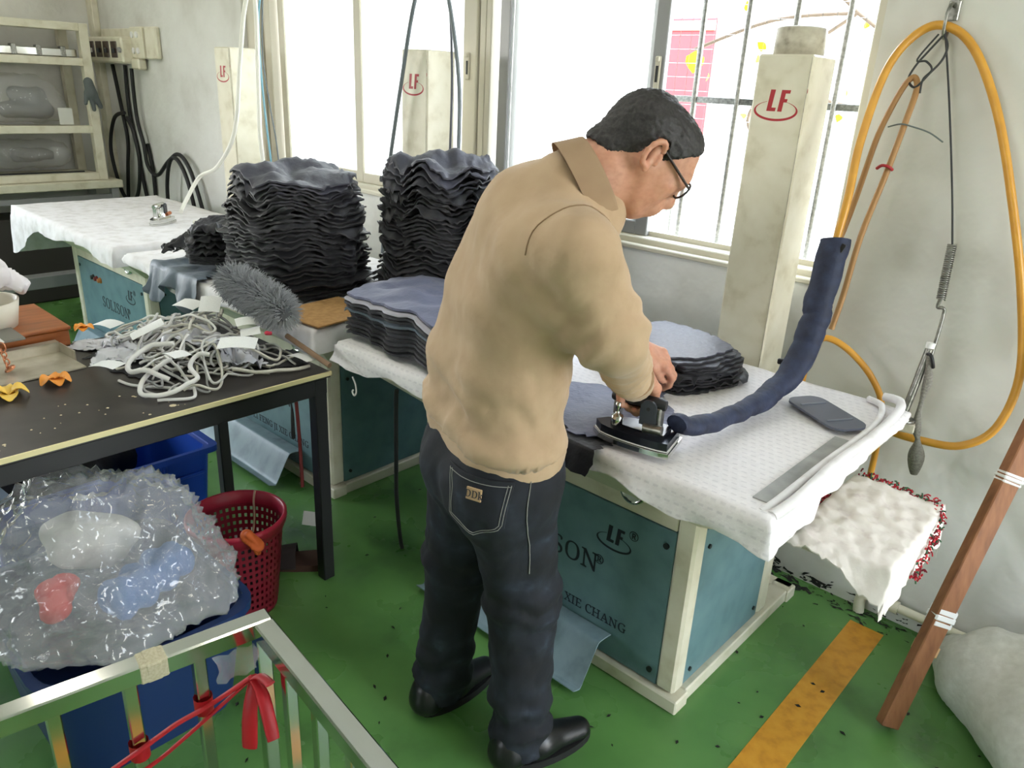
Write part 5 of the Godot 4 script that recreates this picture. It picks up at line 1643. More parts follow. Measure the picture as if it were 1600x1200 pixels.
func build_rack():
	var t := thing("chrome_rack", "chrome tube rack with upright bars in the left foreground", "rack", V(-1.084, 0, -0.553))
	var e1 := V(-0.163, 0, 0.987)
	var e2 := V(0.994, 0, 0.11)
	var h := 0.682
	var up := Vector3.UP * h
	var tubes := [[up - e1 * 0.018, up + e1 * 1.1], [up + e2 * 0.0185, up + e2 * 0.9], [V(0, 0.1, 0), V(0, 0.1, 0) + e1 * 1.1], [V(0, 0.1, 0), V(0, 0.1, 0) + e2 * 0.9]]
	for i in 4:
		var st := new_st()
		bar(st, tubes[i][0], tubes[i][1], 0.036, 0.036, 0.003)
		part("top_rail" if i < 2 else "bottom_rail", done(st), M.chrome, t)
	var posts := [Vector3.ZERO]
	for i in range(1, 10):
		posts.append(e1 * 0.112 * i)
	for i in range(1, 8):
		posts.append(e2 * 0.112 * i)
	for i in posts.size():
		var w := 0.026 if i == 0 else 0.021
		var p: Vector3 = posts[i]
		var st := new_st()
		box(st, p + V(0, h * 0.5 - 0.008, 0), V(w, h - 0.02, w), 0.002, Basis(e2, Vector3.UP, e1 * -1.0))
		part("upright", done(st), M.chrome, t)
	# tape wound round the rail, red ribbon tied between the bars
	var rib := mat(rgb(186, 24, 36), 0.5)
	var st2 := new_st()
	bar(st2, up + e1 * 0.162, up + e1 * 0.208, 0.0395, 0.0395, 0.003)
	bar(st2, up + e1 * 0.172, up + e1 * 0.198, 0.041, 0.041, 0.003, V(0.1, 1, 0))
	var tp := one("rail_tape", done(st2), mottled([[0.0, rgb(170, 160, 132)], [1.0, rgb(206, 198, 172)]], 181, 0.03, 9.0, 0.8), "cream tape wound round the chrome rack's rail", "tape")
	tp.position = t.position
	var rb := thing("red_ribbon", "red ribbon tied across the chrome rack's bars", "ribbon", t.position)
	var y := 0.57
	part("strand", tube_mesh(smoothed([e1 * 0.036 + V(0, y + 0.035, 0) + e2 * 0.036, e1 * 0.112 + V(0.024, y, 0), e1 * 0.168 + V(0.024, y - 0.01, 0), e1 * 0.224 + V(0.024, y - 0.03, 0), e1 * 0.336 + V(0.024, y - 0.07, 0), e1 * 0.45 + V(0.024, y - 0.12, 0)], 4), 0.0065, 7, 0.4), rib, rb)
	part("strand", tube_mesh(smoothed([e1 * 0.04 + V(0, y + 0.03, 0) + e2 * 0.036, e1 * 0.112 + V(0.026, y - 0.02, 0), e1 * 0.168 + V(0.026, y - 0.05, 0), e1 * 0.224 + V(0.026, y - 0.075, 0), e1 * 0.336 + V(0.026, y - 0.1, 0)], 4), 0.005, 7, 0.5), rib, rb)
	for f in [0.112, 0.224]:
		var ws := new_st()
		var wy: float = y - 0.012 - (f - 0.112) * 0.35
		tube(ws, [e1 * f + V(0, wy - 0.017, 0), e1 * f + V(0, wy + 0.017, 0)], 0.0165, 12, false)
		part("wrap", done(ws), rib, rb)
	part("tail", tube_mesh(smoothed([e1 * 0.03 + e2 * 0.03 + V(0, y + 0.03, 0), e1 * 0.05 + e2 * 0.05 + V(0.0, y - 0.03, 0), e1 * 0.06 + e2 * 0.06 + V(0, y - 0.10, 0)], 4), [0.008, 0.009, 0.011, 0.013, 0.014, 0.015, 0.015, 0.015, 0.014], 8, 0.3), rib, rb)
	part("tail", tube_mesh(smoothed([e1 * 0.034 + e2 * 0.034 + V(0, y + 0.035, 0), e1 * 0.035 + e2 * 0.08 + V(0, y + 0.02, 0), e1 * 0.04 + e2 * 0.125 + V(0, y - 0.04, 0)], 4), [0.008, 0.009, 0.01, 0.011, 0.012, 0.012, 0.012, 0.012, 0.011], 8, 0.3), rib, rb)
	part("tail", tube_mesh(smoothed([e1 * 0.036 + e2 * 0.036 + V(0, y + 0.03, 0), e1 * 0.03 + e2 * 0.06 + V(0, y + 0.05, 0), e1 * 0.028 + e2 * 0.1 + V(0, y + 0.06, 0)], 4), 0.009, 8, 0.3), rib, rb)
	# torn clear wrap still hanging under the rails
	var film := mat(Color(0.9, 0.92, 0.92, 0.15), 0.1)
	film.transparency = BaseMaterial3D.TRANSPARENCY_ALPHA
	var wr := thing("torn_film", "torn clear film hanging under the chrome rail by the corner", "film", t.position)
	for q in [[0.02, 0.0, 0.06, 0.05]]:
		var g := []
		for i in 7:
			var row := []
			for j in 5:
				var b: Vector3 = e1 * (q[0] + i * 0.012) + V(0.019, h - 0.02 - j * q[2] * 0.25, 0.0) + V(0.006 * sin(i * 2.0 + j), 0, 0.004 * cos(j * 2.0))
				row.append(b)
			g.append(row)
		part("film_strip", sheet(g, 0.0006), film, wr)

func build_far():
	# cream trunking in the corner
	var tk := thing("cable_trunking", "cream cable trunking running up the far corner", "trunking", V(XL, 0, ZW))
	part("duct", bx(V(0.0, 0.0, 0.0), V(0.1, 3.05, 0.045), 0.003), M.cream, tk)
	# rack of cream angle steel against the far wall
	var t := thing("storage_rack", "cream steel storage rack against the far wall", "shelf", V(-6.08, 0.84, -2.2))
	for p in [V(0, 0, 0), V(-0.4, 0, 0), V(0, 0, 1.5), V(-0.4, 0, 1.5)]:
		part("post", bx(p + V(-0.03, 0, -0.03), p + V(0.03, 1.03, 0.03), 0.003), M.cream, t)
	for y in [0.0, 0.32, 0.76, 0.98]:
		part("rail", bx(V(-0.028, y, 0.03), V(0.032, y + 0.05, 1.5), 0.003), M.cream, t)
		part("shelf_board", bx(V(-0.42, y + 0.01, -0.02), V(-0.03, y + 0.03, 1.5), 0.002), M.cream, t)
	var b := thing("steel_bench", "grey steel bench carrying the cream storage rack", "bench", V(-6.08, 0, -2.3))
	part("bench_top", bx(V(-0.44, 0.785, 0.0), V(0.1, 0.838, 1.7), 0.004), M.cream, b)
	for p in [V(0.05, 0, 0.05), V(0.05, 0, 1.6), V(-0.4, 0, 0.05), V(-0.4, 0, 1.6)]:
		part("leg", bx(p + V(-0.025, 0, -0.025), p + V(0.025, 0.785, 0.025), 0.003), M.alu_grey, b)
	part("stretcher", bx(V(0.03, 0.7, 0.07), V(0.06, 0.74, 1.6), 0.003), M.alu_grey, b)
	part("brace", tube_mesh([V(0.05, 0.5, 0.075), V(0.05, 0.7, 0.3)], 0.01, 6), M.alu_grey, b)
	one("dark_carton", bx(V(-6.4, 0.0, -2.1), V(-6.06, 0.6, -1.45), 0.01), mat(rgb(62, 58, 56), 0.8), "dark carton under the steel bench at the far wall", "carton")
	# metal rail on the upper shelf
	var rl := thing("metal_rail", "silver metal rail with clips on the storage rack's upper shelf", "rail", V(-6.165, 1.635, -1.9))
	part("bar", bx(V(-0.03, 0.02, -0.27), V(0.02, 0.07, 0.5), 0.004), M.chrome, rl)
	for z in [-0.2, -0.05, 0.1]:
		part("clip", bx(V(-0.035, 0.018, z), V(0.028, 0.085, z + 0.03), 0.003), M.steel, rl)
	part("upright", bx(V(-0.02, 0.07, 0.24), V(0.01, 0.165, 0.27), 0.003), M.steel, rl)
	# machine under a plastic cover
	var film := mat(Color(0.86, 0.86, 0.86, 0.24), 0.15)
	film.transparency = BaseMaterial3D.TRANSPARENCY_ALPHA
	film.normal_enabled = true
	film.normal_texture = noise_tex(191, 0.012, [], 5, 512, 7.0, FastNoiseLite.TYPE_CELLULAR)
	film.uv1_triplanar = true
	film.uv1_scale = Vector3.ONE * 1.5
	var ns := noise(71, 1.0)
	var crumple := func(p: Vector3, n: Vector3) -> Vector3: return p + n * 0.02 * ns.get_noise_3dv(p * 8.0)
	one("covered_machine", nets([[V(-6.29, 1.30, -1.96), V(-6.29, 1.30, -1.72), 0.055, 0.055], [V(-6.29, 1.40, -1.92), V(-6.29, 1.41, -1.78), 0.045, 0.045], [V(-6.29, 1.30, -1.93), V(-6.29, 1.40, -1.93), 0.05, 0.045]], 0.016, 0.04), mat(rgb(96, 98, 98), 0.5), "grey sewing machine under plastic on the middle shelf", "machine")
	one("plastic_cover", nets([[V(-6.29, 1.335, -1.98), V(-6.29, 1.335, -1.66), 0.115, 0.115], [V(-6.29, 1.42, -1.90), V(-6.29, 1.43, -1.72), 0.11, 0.11]], 0.016, 0.08, null, crumple), film, "cloudy plastic cover over the machine on the middle shelf", "plastic cover")
	one("grey_bundle", nets([[V(-6.29, 1.0, -1.93), V(-6.29, 1.0, -1.74), 0.045, 0.05]], 0.016, 0.05, null, crumple), mat(rgb(110, 106, 100), 0.8), "grey bundle in plastic on the lowest shelf", "bundle")
	one("plastic_wrap", nets([[V(-6.29, 1.005, -1.98), V(-6.29, 1.01, -1.66), 0.095, 0.1]], 0.016, 0.06, null, crumple), film, "cloudy plastic wrap round the bundle on the lowest shelf", "plastic wrap")
	one("black_rod", tube_mesh([V(-6.13, 0.886, -2.1), V(-6.13, 0.886, -1.55)], 0.012, 7), M.black, "black rod lying at the front of the lowest shelf", "rod")
	one("blue_box", bx(V(-6.35, 0.875, -1.46), V(-6.13, 1.14, -1.16), 0.01), mat(rgb(26, 92, 196), 0.5), "blue box at the left end of the lowest shelf", "box")
	one("shelf_card", box_mesh(V(-6.09, 1.27, -2.02), V(0.004, 0.11, 0.09), 0.0), mat(rgb(204, 204, 196), 0.7), "white card on the front of the plastic cover", "card")
	var gl := one("work_glove", nets([[V(-6.012, 1.50, -2.17), V(-6.012, 1.43, -2.18), 0.03, 0.038], [V(-6.012, 1.42, -2.2), V(-6.012, 1.34, -2.23), 0.02, 0.016], [V(-6.012, 1.42, -2.175), V(-6.012, 1.32, -2.185), 0.018, 0.014], [V(-6.012, 1.43, -2.15), V(-6.012, 1.36, -2.135), 0.016, 0.012]], 0.008, 0.015), mat(rgb(92, 98, 98), 0.9), "grey work glove hanging on the storage rack's post", "glove")
	# breaker box and sockets
	var bb := thing("breaker_box", "cream breaker box with four dark windows on the far wall", "breaker box", V(-6.13, 1.715, ZW))
	part("body", bx(V(-0.30, -0.085, 0.0), V(0.30, 0.085, 0.12), 0.012), M.cream, bb)
	for i in 4:
		var w := part("breaker_window", bx(V(-0.27 + i * 0.132, -0.05, 0.118), V(-0.27 + i * 0.132 + 0.1, 0.055, 0.124), 0.002), mat(rgb(72, 58, 50), 0.25), bb)
		part("switch", bx(V(-0.24 + i * 0.132, -0.02, 0.124), V(-0.2 + i * 0.132, 0.01, 0.134), 0.003), M.cord_white if i == 0 else M.screw, w)
	part("knob", tube_mesh([V(0.28, 0.0, 0.12), V(0.28, 0.0, 0.135)], 0.018, 10), M.alu_grey, bb)
	part("top_plate", bx(V(-0.2, 0.085, 0.0), V(0.3, 0.14, 0.05), 0.004), M.cream, bb)
	var so := thing("wall_socket", "cream double wall socket right of the breaker box", "socket", V(-5.68, 1.765, ZW))
	part("plate", bx(V(-0.17, -0.1, 0.0), V(0.02, 0.1, 0.05), 0.008), M.cream, so)
	part("plate", bx(V(0.03, -0.1, 0.0), V(0.2, 0.1, 0.035), 0.008), M.cream, so)
	for p in [[-0.12, 0.05], [-0.05, 0.05], [-0.12, -0.05], [-0.05, -0.05]]:
		part("outlet", tube_mesh([V(p[0], p[1], 0.05), V(p[0], p[1], 0.058)], 0.02, 10), M.cord_white, so)
	part("plug", bx(V(-0.15, -0.17, 0.01), V(-0.03, -0.1, 0.07), 0.01), M.cream, so)
	# black cables
	var z := -2.42
	var cs := [
		[[V(-6.2, 1.62, z), V(-6.13, 1.3, z), V(-6.1, 1.1, z), V(-6.16, 0.91, z), V(-6.25, 0.6, z)], "black cable falling from the breaker box, leftmost of the bunch"],
		[[V(-6.06, 1.62, z + 0.01), V(-6.08, 1.3, z + 0.01), V(-6.02, 1.05, z + 0.01), V(-6.0, 0.88, z + 0.01), V(-5.93, 0.6, z + 0.01)], "black cable in the middle of the bunch below the breaker box"],
		[[V(-5.88, 1.6, z), V(-5.89, 1.29, z), V(-5.83, 1.1, z), V(-5.8, 0.95, z), V(-5.66, 0.90, z), V(-5.45, 1.02, z), V(-5.28, 1.075, z), V(-5.13, 0.97, z), V(-5.0, 0.7, z)], "black cable looping right in a hump towards the far column"],
		[[V(-6.02, 1.3, z + 0.02), V(-6.2, 1.26, z + 0.02), V(-6.33, 1.1, z + 0.02), V(-6.35, 0.95, z + 0.02), V(-6.25, 0.72, z + 0.02), V(-6.1, 0.66, z + 0.02), V(-5.95, 0.75, z + 0.02), V(-5.86, 0.98, z + 0.02), V(-5.9, 1.18, z + 0.02), V(-5.99, 1.27, z + 0.02)], "coil of black cable hanging below the breaker box"],
		[[V(-5.84, 1.1, z + 0.02), V(-5.8, 0.9, z + 0.02), V(-5.82, 0.6, z + 0.02)], "black cable dropping straight behind the far table"],
		[[V(-5.47, 0.6, z), V(-5.45, 0.85, z), V(-5.36, 1.03, z), V(-5.24, 1.04, z), V(-5.12, 0.9, z), V(-5.03, 0.6, z)], "inner black cable arch left of the far column"]]
	for c in cs:
		var layer: float = [0.0, -0.031, 0.0, 0.031, -0.031, 0.031][cs.find(c)]
		for i in c[0].size():
			c[0][i].z = -2.42 + layer
		one("black_cable", tube_mesh(smoothed(c[0], 6), 0.0135, 7), M.rubber, c[1], "cable", "black cables on the far wall")
	one("far_red_post", bx(V(-5.75, 0.0, -1.13), V(-5.68, 0.62, -1.05), 0.004), mat(rgb(176, 88, 50), 0.7), "orange-brown post beyond the farthest ironing table", "post")
	one("grey_beam", bx(V(-5.6, 0.24, -2.0), V(-5.5, 0.32, -0.4), 0.004), M.alu_grey, "grey steel beam low behind the farthest ironing table", "beam")

func build_right():
	# leaning timber with white bands
	var a := V(-0.295, 0.0, -1.955)
	var b := V(-0.19, 1.12, -2.42)
	var t := thing("timber_batten", "brown wooden batten leaning on the right wall, bound with white tape", "batten", a)
	var wood := mottled([[0.0, rgb(112, 70, 44)], [0.5, rgb(142, 92, 58)], [1.0, rgb(160, 108, 72)]], 201, 0.01, 2.0, 0.6)
	wood.uv1_scale = V(10, 1.5, 10)
	var st := new_st()
	bar(st, V(0, 0.018, 0), b - a, 0.058, 0.032, 0.003, V(0.75, 0, 0.66))
	part("batten", done(st), wood, t)
	for q in [[0.27, 0.05], [0.62, 0.03]]:
		st = new_st()
		for k in 3:
			bar(st, (b - a) * (q[0] + k * q[1] * 0.28), (b - a) * (q[0] + (k + 1) * q[1] * 0.3), 0.064 + 0.003 * (k % 2), 0.038 + 0.003 * (k % 2), 0.004, V(0.75, 0.06 * (k - 1), 0.66))
		part("tape_band", done(st), M.cord_white, t)
	st = new_st()
	bar(st, (b - a) * 0.2, (b - a) * 0.225, 0.061, 0.035, 0.002, V(0.75, 0, 0.66))
	part("tape_band", done(st), mat(rgb(196, 158, 112), 0.7), t)
	# big white sack
	var ns := noise(81, 1.0)
	var sk := nets([[V(-0.14, 0.08, -2.27), V(0.1, 0.10, -1.95), 0.1, 0.12], [V(0.0, 0.13, -2.3), V(0.3, 0.2, -2.1), 0.12, 0.2], [V(0.2, 0.2, -2.2), V(0.45, 0.25, -2.0), 0.18, 0.24], [V(-0.14, 0.07, -2.27), V(-0.23, 0.05, -2.38), 0.08, 0.045]], 0.016, 0.15, func(p: Vector3) -> float: return maxf(0.002 - p.y, -2.455 - p.z), func(p: Vector3, n: Vector3) -> Vector3: return V(p.x, maxf(0.002, p.y), p.z) + V(n.x, maxf(0, n.y), n.z) * 0.02 * ns.get_noise_3dv(p * 4.0 + V(0, p.x * 4, 0)))
	one("white_sack", sk, mottled([[0.0, rgb(196, 194, 186)], [1.0, rgb(226, 225, 220)]], 211, 0.02, 3.0, 0.6, 0.0, 2.0), "bulging white sack on the floor at the right edge", "sack")

func hand_bones(w: Vector3, dir: Vector3, n: Vector3, t: Vector3, curl: Array, thumb: Array) -> Array:
	var out := []
	var off := [0.027, 0.009, -0.010, -0.027]
	var reach := [0.084, 0.087, 0.083, 0.074]
	var lens := [[0.042, 0.026, 0.021], [0.046, 0.029, 0.022], [0.043, 0.027, 0.021], [0.034, 0.021, 0.018]]
	for i in 4:
		var base: Vector3 = w + t * off[i] * 0.62 + dir * 0.008
		var kn: Vector3 = w + t * off[i] + dir * reach[i]
		out.append([base, kn, 0.0135, 0.0115])
		out.append([base + n * -0.008, kn + n * -0.008 - dir * 0.012, 0.0135, 0.011])
		var a := 0.0
		var p := kn
		for k in 3:
			a += curl[k] + (0.06 * i if k == 0 else 0.0)
			var d := dir * cos(a) - n * sin(a)
			var q: Vector3 = p + d * lens[i][k] + t * 0.001 * (1.5 - i)
			var r: float = [0.0098, 0.0088, 0.0079][k]
			out.append([p, q, r if k else 0.0104, r - 0.0009])
			p = q
	var b := w + t * 0.018 + dir * 0.018
	var p1: Vector3 = b + thumb[0] * 0.042
	var p2: Vector3 = p1 + thumb[1] * 0.034
	var p3: Vector3 = p2 + thumb[2] * 0.024
	out.append([b, p1, 0.0165, 0.012])
	out.append([p1, p2, 0.0118, 0.0102])
	out.append([p2, p3, 0.0102, 0.0086])
	return out

func xf(bones: Array, t: Transform3D) -> Array:
	var out := []
	for b in bones:
		var c: Array = b.duplicate()
		c[0] = t * b[0]
		c[1] = t * b[1]
		var sc := t.basis.x.length()
		c[2] *= sc
		c[3] *= sc
		if c.size() > 5:
			c[4] = (t.basis * b[4]).normalized()
		out.append(c)
	return out

func field(bones: Array, k: float, p: Vector3) -> float:
	var o := 1.0
	for b in bones:
		var ab: Vector3 = b[1] - b[0]
		var t: float = clampf((p - b[0]).dot(ab) / maxf(ab.length_squared(), 1e-9), 0.0, 1.0)
		var d: float = (p - b[0] - ab * t).length() - lerpf(b[2], b[3], t)
		var h := maxf(k - absf(o - d), 0.0)
		o = minf(o, d) - h * h / (4.0 * k)
	return o

# point where a ray first meets the body of bones, moved by the folds and lifted by off
func on_body(bones: Array, k: float, p: Vector3, dir: Vector3, folds, off: float) -> Vector3:
	for i in 60:
		var d := field(bones, k, p)
		if d < 0.0004:
			break
		p += dir * d * 0.85
	var e := 0.002
	var f0 := field(bones, k, p)
	var gr := V(field(bones, k, p + V(e, 0, 0)) - f0, field(bones, k, p + V(0, e, 0)) - f0, field(bones, k, p + V(0, 0, e)) - f0).normalized()
	return folds.call(p, gr) + gr * off

func build_person():
	var root := thing("person", "man in a beige sweater and dark jeans bending over the near ironing table", "person", V(-1.07, 0, -1.15))
	var back := Transform3D(Basis(), -root.position)
	# joints, in the room
	var rs := V(-0.79, 1.352, -1.04)
	var re := V(-0.765, 1.205, -1.115)
	var rw := V(-0.842, 1.045, -1.325)
	var ls := V(-1.09, 1.385, -1.24)
	var le := V(-1.14, 1.13, -1.43)
	var lw := V(-1.065, 0.95, -1.655)
	var nb := V(-0.935, 1.45, -1.185)
	# ---- head
	var f := V(0.60, 0, -0.80).normalized()
	var pitch := deg_to_rad(42.0)
	var fw := f * cos(pitch) + Vector3.DOWN * sin(pitch)
	var up := f * sin(pitch) + Vector3.UP * cos(pitch)
	var rt := fw.cross(up)
	var T := Transform3D(Basis(rt, up, -fw).scaled(Vector3.ONE * 0.9), V(-0.848, 1.508, -1.292))
	var X := Vector3.RIGHT
	var head := [
		[V(0, 0.032, 0.028), V(0, 0.036, -0.024), 0.080, 0.078, X, 0.94],
		[V(0, 0.0, -0.03), V(0, -0.065, -0.045), 0.064, 0.046, X, 0.96],
		[V(0, -0.09, -0.068), V(0, -0.096, -0.062), 0.022, 0.022],
		[V(0.05, -0.025, 0.0), V(0.026, -0.088, -0.05), 0.028, 0.018],
		[V(-0.05, -0.025, 0.0), V(-0.026, -0.088, -0.05), 0.028, 0.018],
		[V(0.04, -0.02, -0.062), V(0.032, -0.045, -0.06), 0.026, 0.024],
		[V(-0.04, -0.02, -0.062), V(-0.032, -0.045, -0.06), 0.026, 0.024],
		[V(-0.034, 0.024, -0.086), V(0.034, 0.024, -0.086), 0.015, 0.015],
		[V(0, 0.012, -0.098), V(0, -0.03, -0.116), 0.0085, 0.0125],
		[V(0.009, -0.034, -0.106), V(-0.009, -0.034, -0.106), 0.009, 0.009],
		[V(-0.016, -0.058, -0.096), V(0.016, -0.058, -0.096), 0.008, 0.008],
		[V(-0.014, -0.070, -0.093), V(0.014, -0.070, -0.093), 0.0085, 0.0085],
		[V(0.031, 0.006, -0.086), V(0.032, 0.006, -0.086), 0.013, 0.013],
		[V(-0.031, 0.006, -0.086), V(-0.032, 0.006, -0.086), 0.013, 0.013],
		[V(0, -0.03, 0.035), V(0, -0.10, 0.055), 0.058, 0.058]]
	var hb := xf(head, T)
	hb.append([T * V(0, -0.08, 0.045), nb, 0.057, 0.066])
	hb.append([T * V(0, -0.075, 0.005), nb + V(0.03, -0.01, -0.03), 0.045, 0.055])
	var hm := nets(hb, 0.0048, 0.022)
	var ears := []
	for s in [-1.0, 1.0]:
		var c := V(0.079 * s, -0.002, 0.012)
		var loop := []
		for k in 9:
			var a := -1.9 + 4.1 * k / 8.0
			loop.append(c + V(s * (0.010 + 0.004 * cos(a)), 0.030 * sin(a + 0.25), 0.017 * cos(a + 0.25) + 0.002))
		for k in 8:
			ears.append([loop[k], loop[k + 1], 0.0048, 0.0048])
		ears.append([c + V(0, 0.012, 0), c + V(s * 0.006, -0.02, -0.004), 0.010, 0.008, X, 0.7])
		ears.append([c + V(s * 0.008, -0.028, -0.004), c + V(s * 0.008, -0.034, -0.006), 0.0075, 0.006])
		ears.append([c + V(s * 0.008, 0.006, -0.014), c + V(s * 0.006, -0.012, -0.016), 0.005, 0.005])
	var em := nets(xf(ears, T), 0.0032, 0.006)
	# ---- hands
	var hx := iron_at.basis.x
	var g := V(-hx.z, 0, hx.x) * -1.0
	g = V(hx.z, 0, -hx.x)
	var hc := iron_at * V(0.01, 0.105, 0)
	var dr := (g * 0.72 + Vector3.DOWN * 0.69).normalized()
	var nr := (g * 0.69 + Vector3.UP * 0.72).normalized()
	var tr := -hx
	var wr := hc + nr * 0.031 - dr * 0.088
	var rb := hand_bones(wr, dr, nr, tr, [0.55, 1.35, 1.0], [(tr * 0.55 + dr * 0.8 - nr * 0.2).normalized(), (dr * 0.7 - nr * 0.72 + tr * 0.15).normalized(), (dr * 0.35 - nr * 0.93).normalized()])
	rb.append([wr + dr * 0.01, rw.lerp(re, 0.3), 0.026, 0.034, nr, 0.8])
	var rm := nets(rb, 0.0036, 0.012)
	var dl := V(0.62, -0.42, -0.62).normalized()
	var nl := (Vector3.UP - dl * dl.y)
	nl = (nl.normalized() + V(0.35, 0, 0.3)).normalized()
	nl = (nl - dl * nl.dot(dl)).normalized()
	var tl := dl.cross(nl)
	var wl := lw + V(0.012, 0.034, -0.02)
	var lb := hand_bones(wl, dl, nl, tl, [0.5, 0.8, 0.5], [(tl * 0.5 + dl * 0.85 - nl * 0.3).normalized(), (dl * 0.9 - nl * 0.5).normalized(), (dl * 0.9 - nl * 0.5 - tl * 0.2).normalized()])
	lb.append([wl + dl * 0.01, lw.lerp(le, 0.25), 0.026, 0.034, nl, 0.8])
	var lm := nets(lb, 0.0036, 0.012)
	# ---- the rest of the body, inside the clothes
	var core := nets([[nb, V(-1.03, 1.25, -1.14), 0.06, 0.09], [V(-1.03, 1.25, -1.14), V(-1.06, 0.95, -1.13), 0.09, 0.09], [nb + V(0, -0.06, 0), rs, 0.035, 0.035], [nb + V(0, -0.06, 0), ls, 0.035, 0.035], [rs, re, 0.045, 0.036], [re, rw, 0.036, 0.028], [ls, le, 0.045, 0.036], [le, lw, 0.036, 0.028], [V(-1.0, 0.9, -1.11), V(-0.97, 0.48, -1.17), 0.07, 0.045], [V(-0.97, 0.48, -1.17), V(-0.955, 0.07, -1.17), 0.045, 0.03], [V(-1.13, 0.9, -1.15), V(-1.21, 0.47, -1.18), 0.07, 0.045], [V(-1.21, 0.47, -1.18), V(-1.235, 0.07, -1.14), 0.045, 0.03]], 0.014, 0.04)
	var st := SurfaceTool.new()
	for m in [core, hm, em, rm, lm]:
		st.append_from(m, 0, back)
	var skin := mottled([[0.0, rgb(176, 122, 98)], [0.5, rgb(196, 142, 116)], [1.0, rgb(206, 154, 128)]], 301, 0.02, 6.0, 0.5)
	skin.subsurf_scatter_enabled = true
	skin.subsurf_scatter_strength = 0.15
	part("body", st.commit(), skin, root)
	# ---- hair
	var hn := noise(310, 1.0)
	var hair := nets(xf([[V(0, 0.033, 0.031), V(0, 0.037, -0.024), 0.0865, 0.0835, X, 0.945], [V(0, -0.012, 0.05), V(0, -0.05, 0.062), 0.0615, 0.0595]], T), 0.0045, 0.02, func(p: Vector3) -> float:
		var q: Vector3 = T.affine_inverse() * p
		var z := q.z
		var line := 0.0
		if z < -0.05:
			line = 0.048 + (-0.05 - z) * 1.0
		elif z < -0.012:
			line = lerpf(0.0, 0.048, (-0.012 - z) / 0.038)
		elif z < 0.03:
			line = lerpf(0.0, 0.036, clampf((z + 0.012) / 0.01, 0.0, 1.0))
			if z > 0.022:
				line = lerpf(0.036, -0.02, (z - 0.022) / 0.008)
		else:
			line = lerpf(-0.02, -0.062, clampf((z - 0.03) / 0.05, 0.0, 1.0))
		line += 0.004 * hn.get_noise_2d(q.z * 200.0, q.x * 200.0)
		return line - q.y, func(p: Vector3, n: Vector3) -> Vector3:
			var q: Vector3 = T.affine_inverse() * p
			return p + n * (0.003 * hn.get_noise_3d(q.x * 60, q.y * 60, q.z * 30) + 0.002 * hn.get_noise_3d(q.x * 200, q.y * 70, q.z * 70)))
	var hairm := mottled([[0.0, rgb(24, 22, 24)], [0.5, rgb(40, 37, 38)], [1.0, rgb(66, 60, 58)]], 311, 0.03, 9.0, 0.6, 0.0, 1.5)
	var hst := SurfaceTool.new()
	hst.append_from(hair, 0, back)
	part("hair", hst.commit(), hairm, root, "short thinning dark hair")
	# ---- glasses
	var gl := Node3D.new()
	gl.name = "eyeglasses"
	root.add_child(gl)
	gl.transform = back * T
	var fr := mat(rgb(30, 30, 34), 0.35)
	for s in [-1.0, 1.0]:
		var st2 := new_st()
		bar(st2, V(s * 0.083, 0.021, 0.012), V(s * 0.069, 0.008, -0.102), 0.0035, 0.011, 0.001, Vector3.RIGHT)
		part("temple", done(st2), fr, gl)
		var ring := []
		for k in 21:
			var a := TAU * k / 20
			ring.append(V(s * 0.035 + 0.029 * cos(a), 0.002 + 0.020 * sin(a), -0.108 + absf(0.035 + s * 0.0 + s * 0.029 * cos(a) * s) * 0.06))
		part("rim", tube_mesh(ring, 0.0026, 6), fr, gl)
		var ls2 := new_st(true)
		for k in 20:
			tri(ls2, V(s * 0.035, 0.002, -0.106), ring[k + 1], ring[k])
		part("lens", done(ls2), M.glass, gl)
	part("bridge", tube_mesh([V(-0.008, 0.008, -0.108), V(0, 0.01, -0.112), V(0.008, 0.008, -0.108)], 0.0024, 6), fr, gl)
	# ---- sweater
	var sn := noise(320, 1.0)
	var tor := [
		[V(-1.135, 0.92, -1.155), V(-0.985, 0.90, -1.105), 0.122, 0.122],
		[V(-1.135, 1.06, -1.16), V(-0.985, 1.06, -1.105), 0.122, 0.118],
		[V(-1.105, 1.20, -1.175), V(-0.965, 1.20, -1.105), 0.122, 0.118],
		[V(-1.065, 1.31, -1.19), V(-0.90, 1.31, -1.09), 0.115, 0.105],
		[V(-1.045, 1.385, -1.205), V(-0.845, 1.358, -1.08), 0.078, 0.066],
		[V(-1.0, 1.38, -1.15), V(-0.94, 1.435, -1.175), 0.10, 0.078],
		[V(-0.985, 1.26, -1.20), V(-0.96, 1.36, -1.21), 0.10, 0.085], [V(-0.96, 1.36, -1.21), V(-0.905, 1.40, -1.225), 0.085, 0.06]]
	var arms := [
		[V(-0.90, 1.32, -1.075), V(-0.845, 1.255, -1.085), 0.085, 0.062],
		[rs, re, 0.070, 0.060], [re, rw, 0.060, 0.045],
		[ls, le, 0.072, 0.06], [le, lw, 0.06, 0.044]]
	var hem := func(p: Vector3) -> float:
		return (0.88 - 0.10 * (p.x + 1.06) - 0.06 * (p.z + 1.13)) - p.y
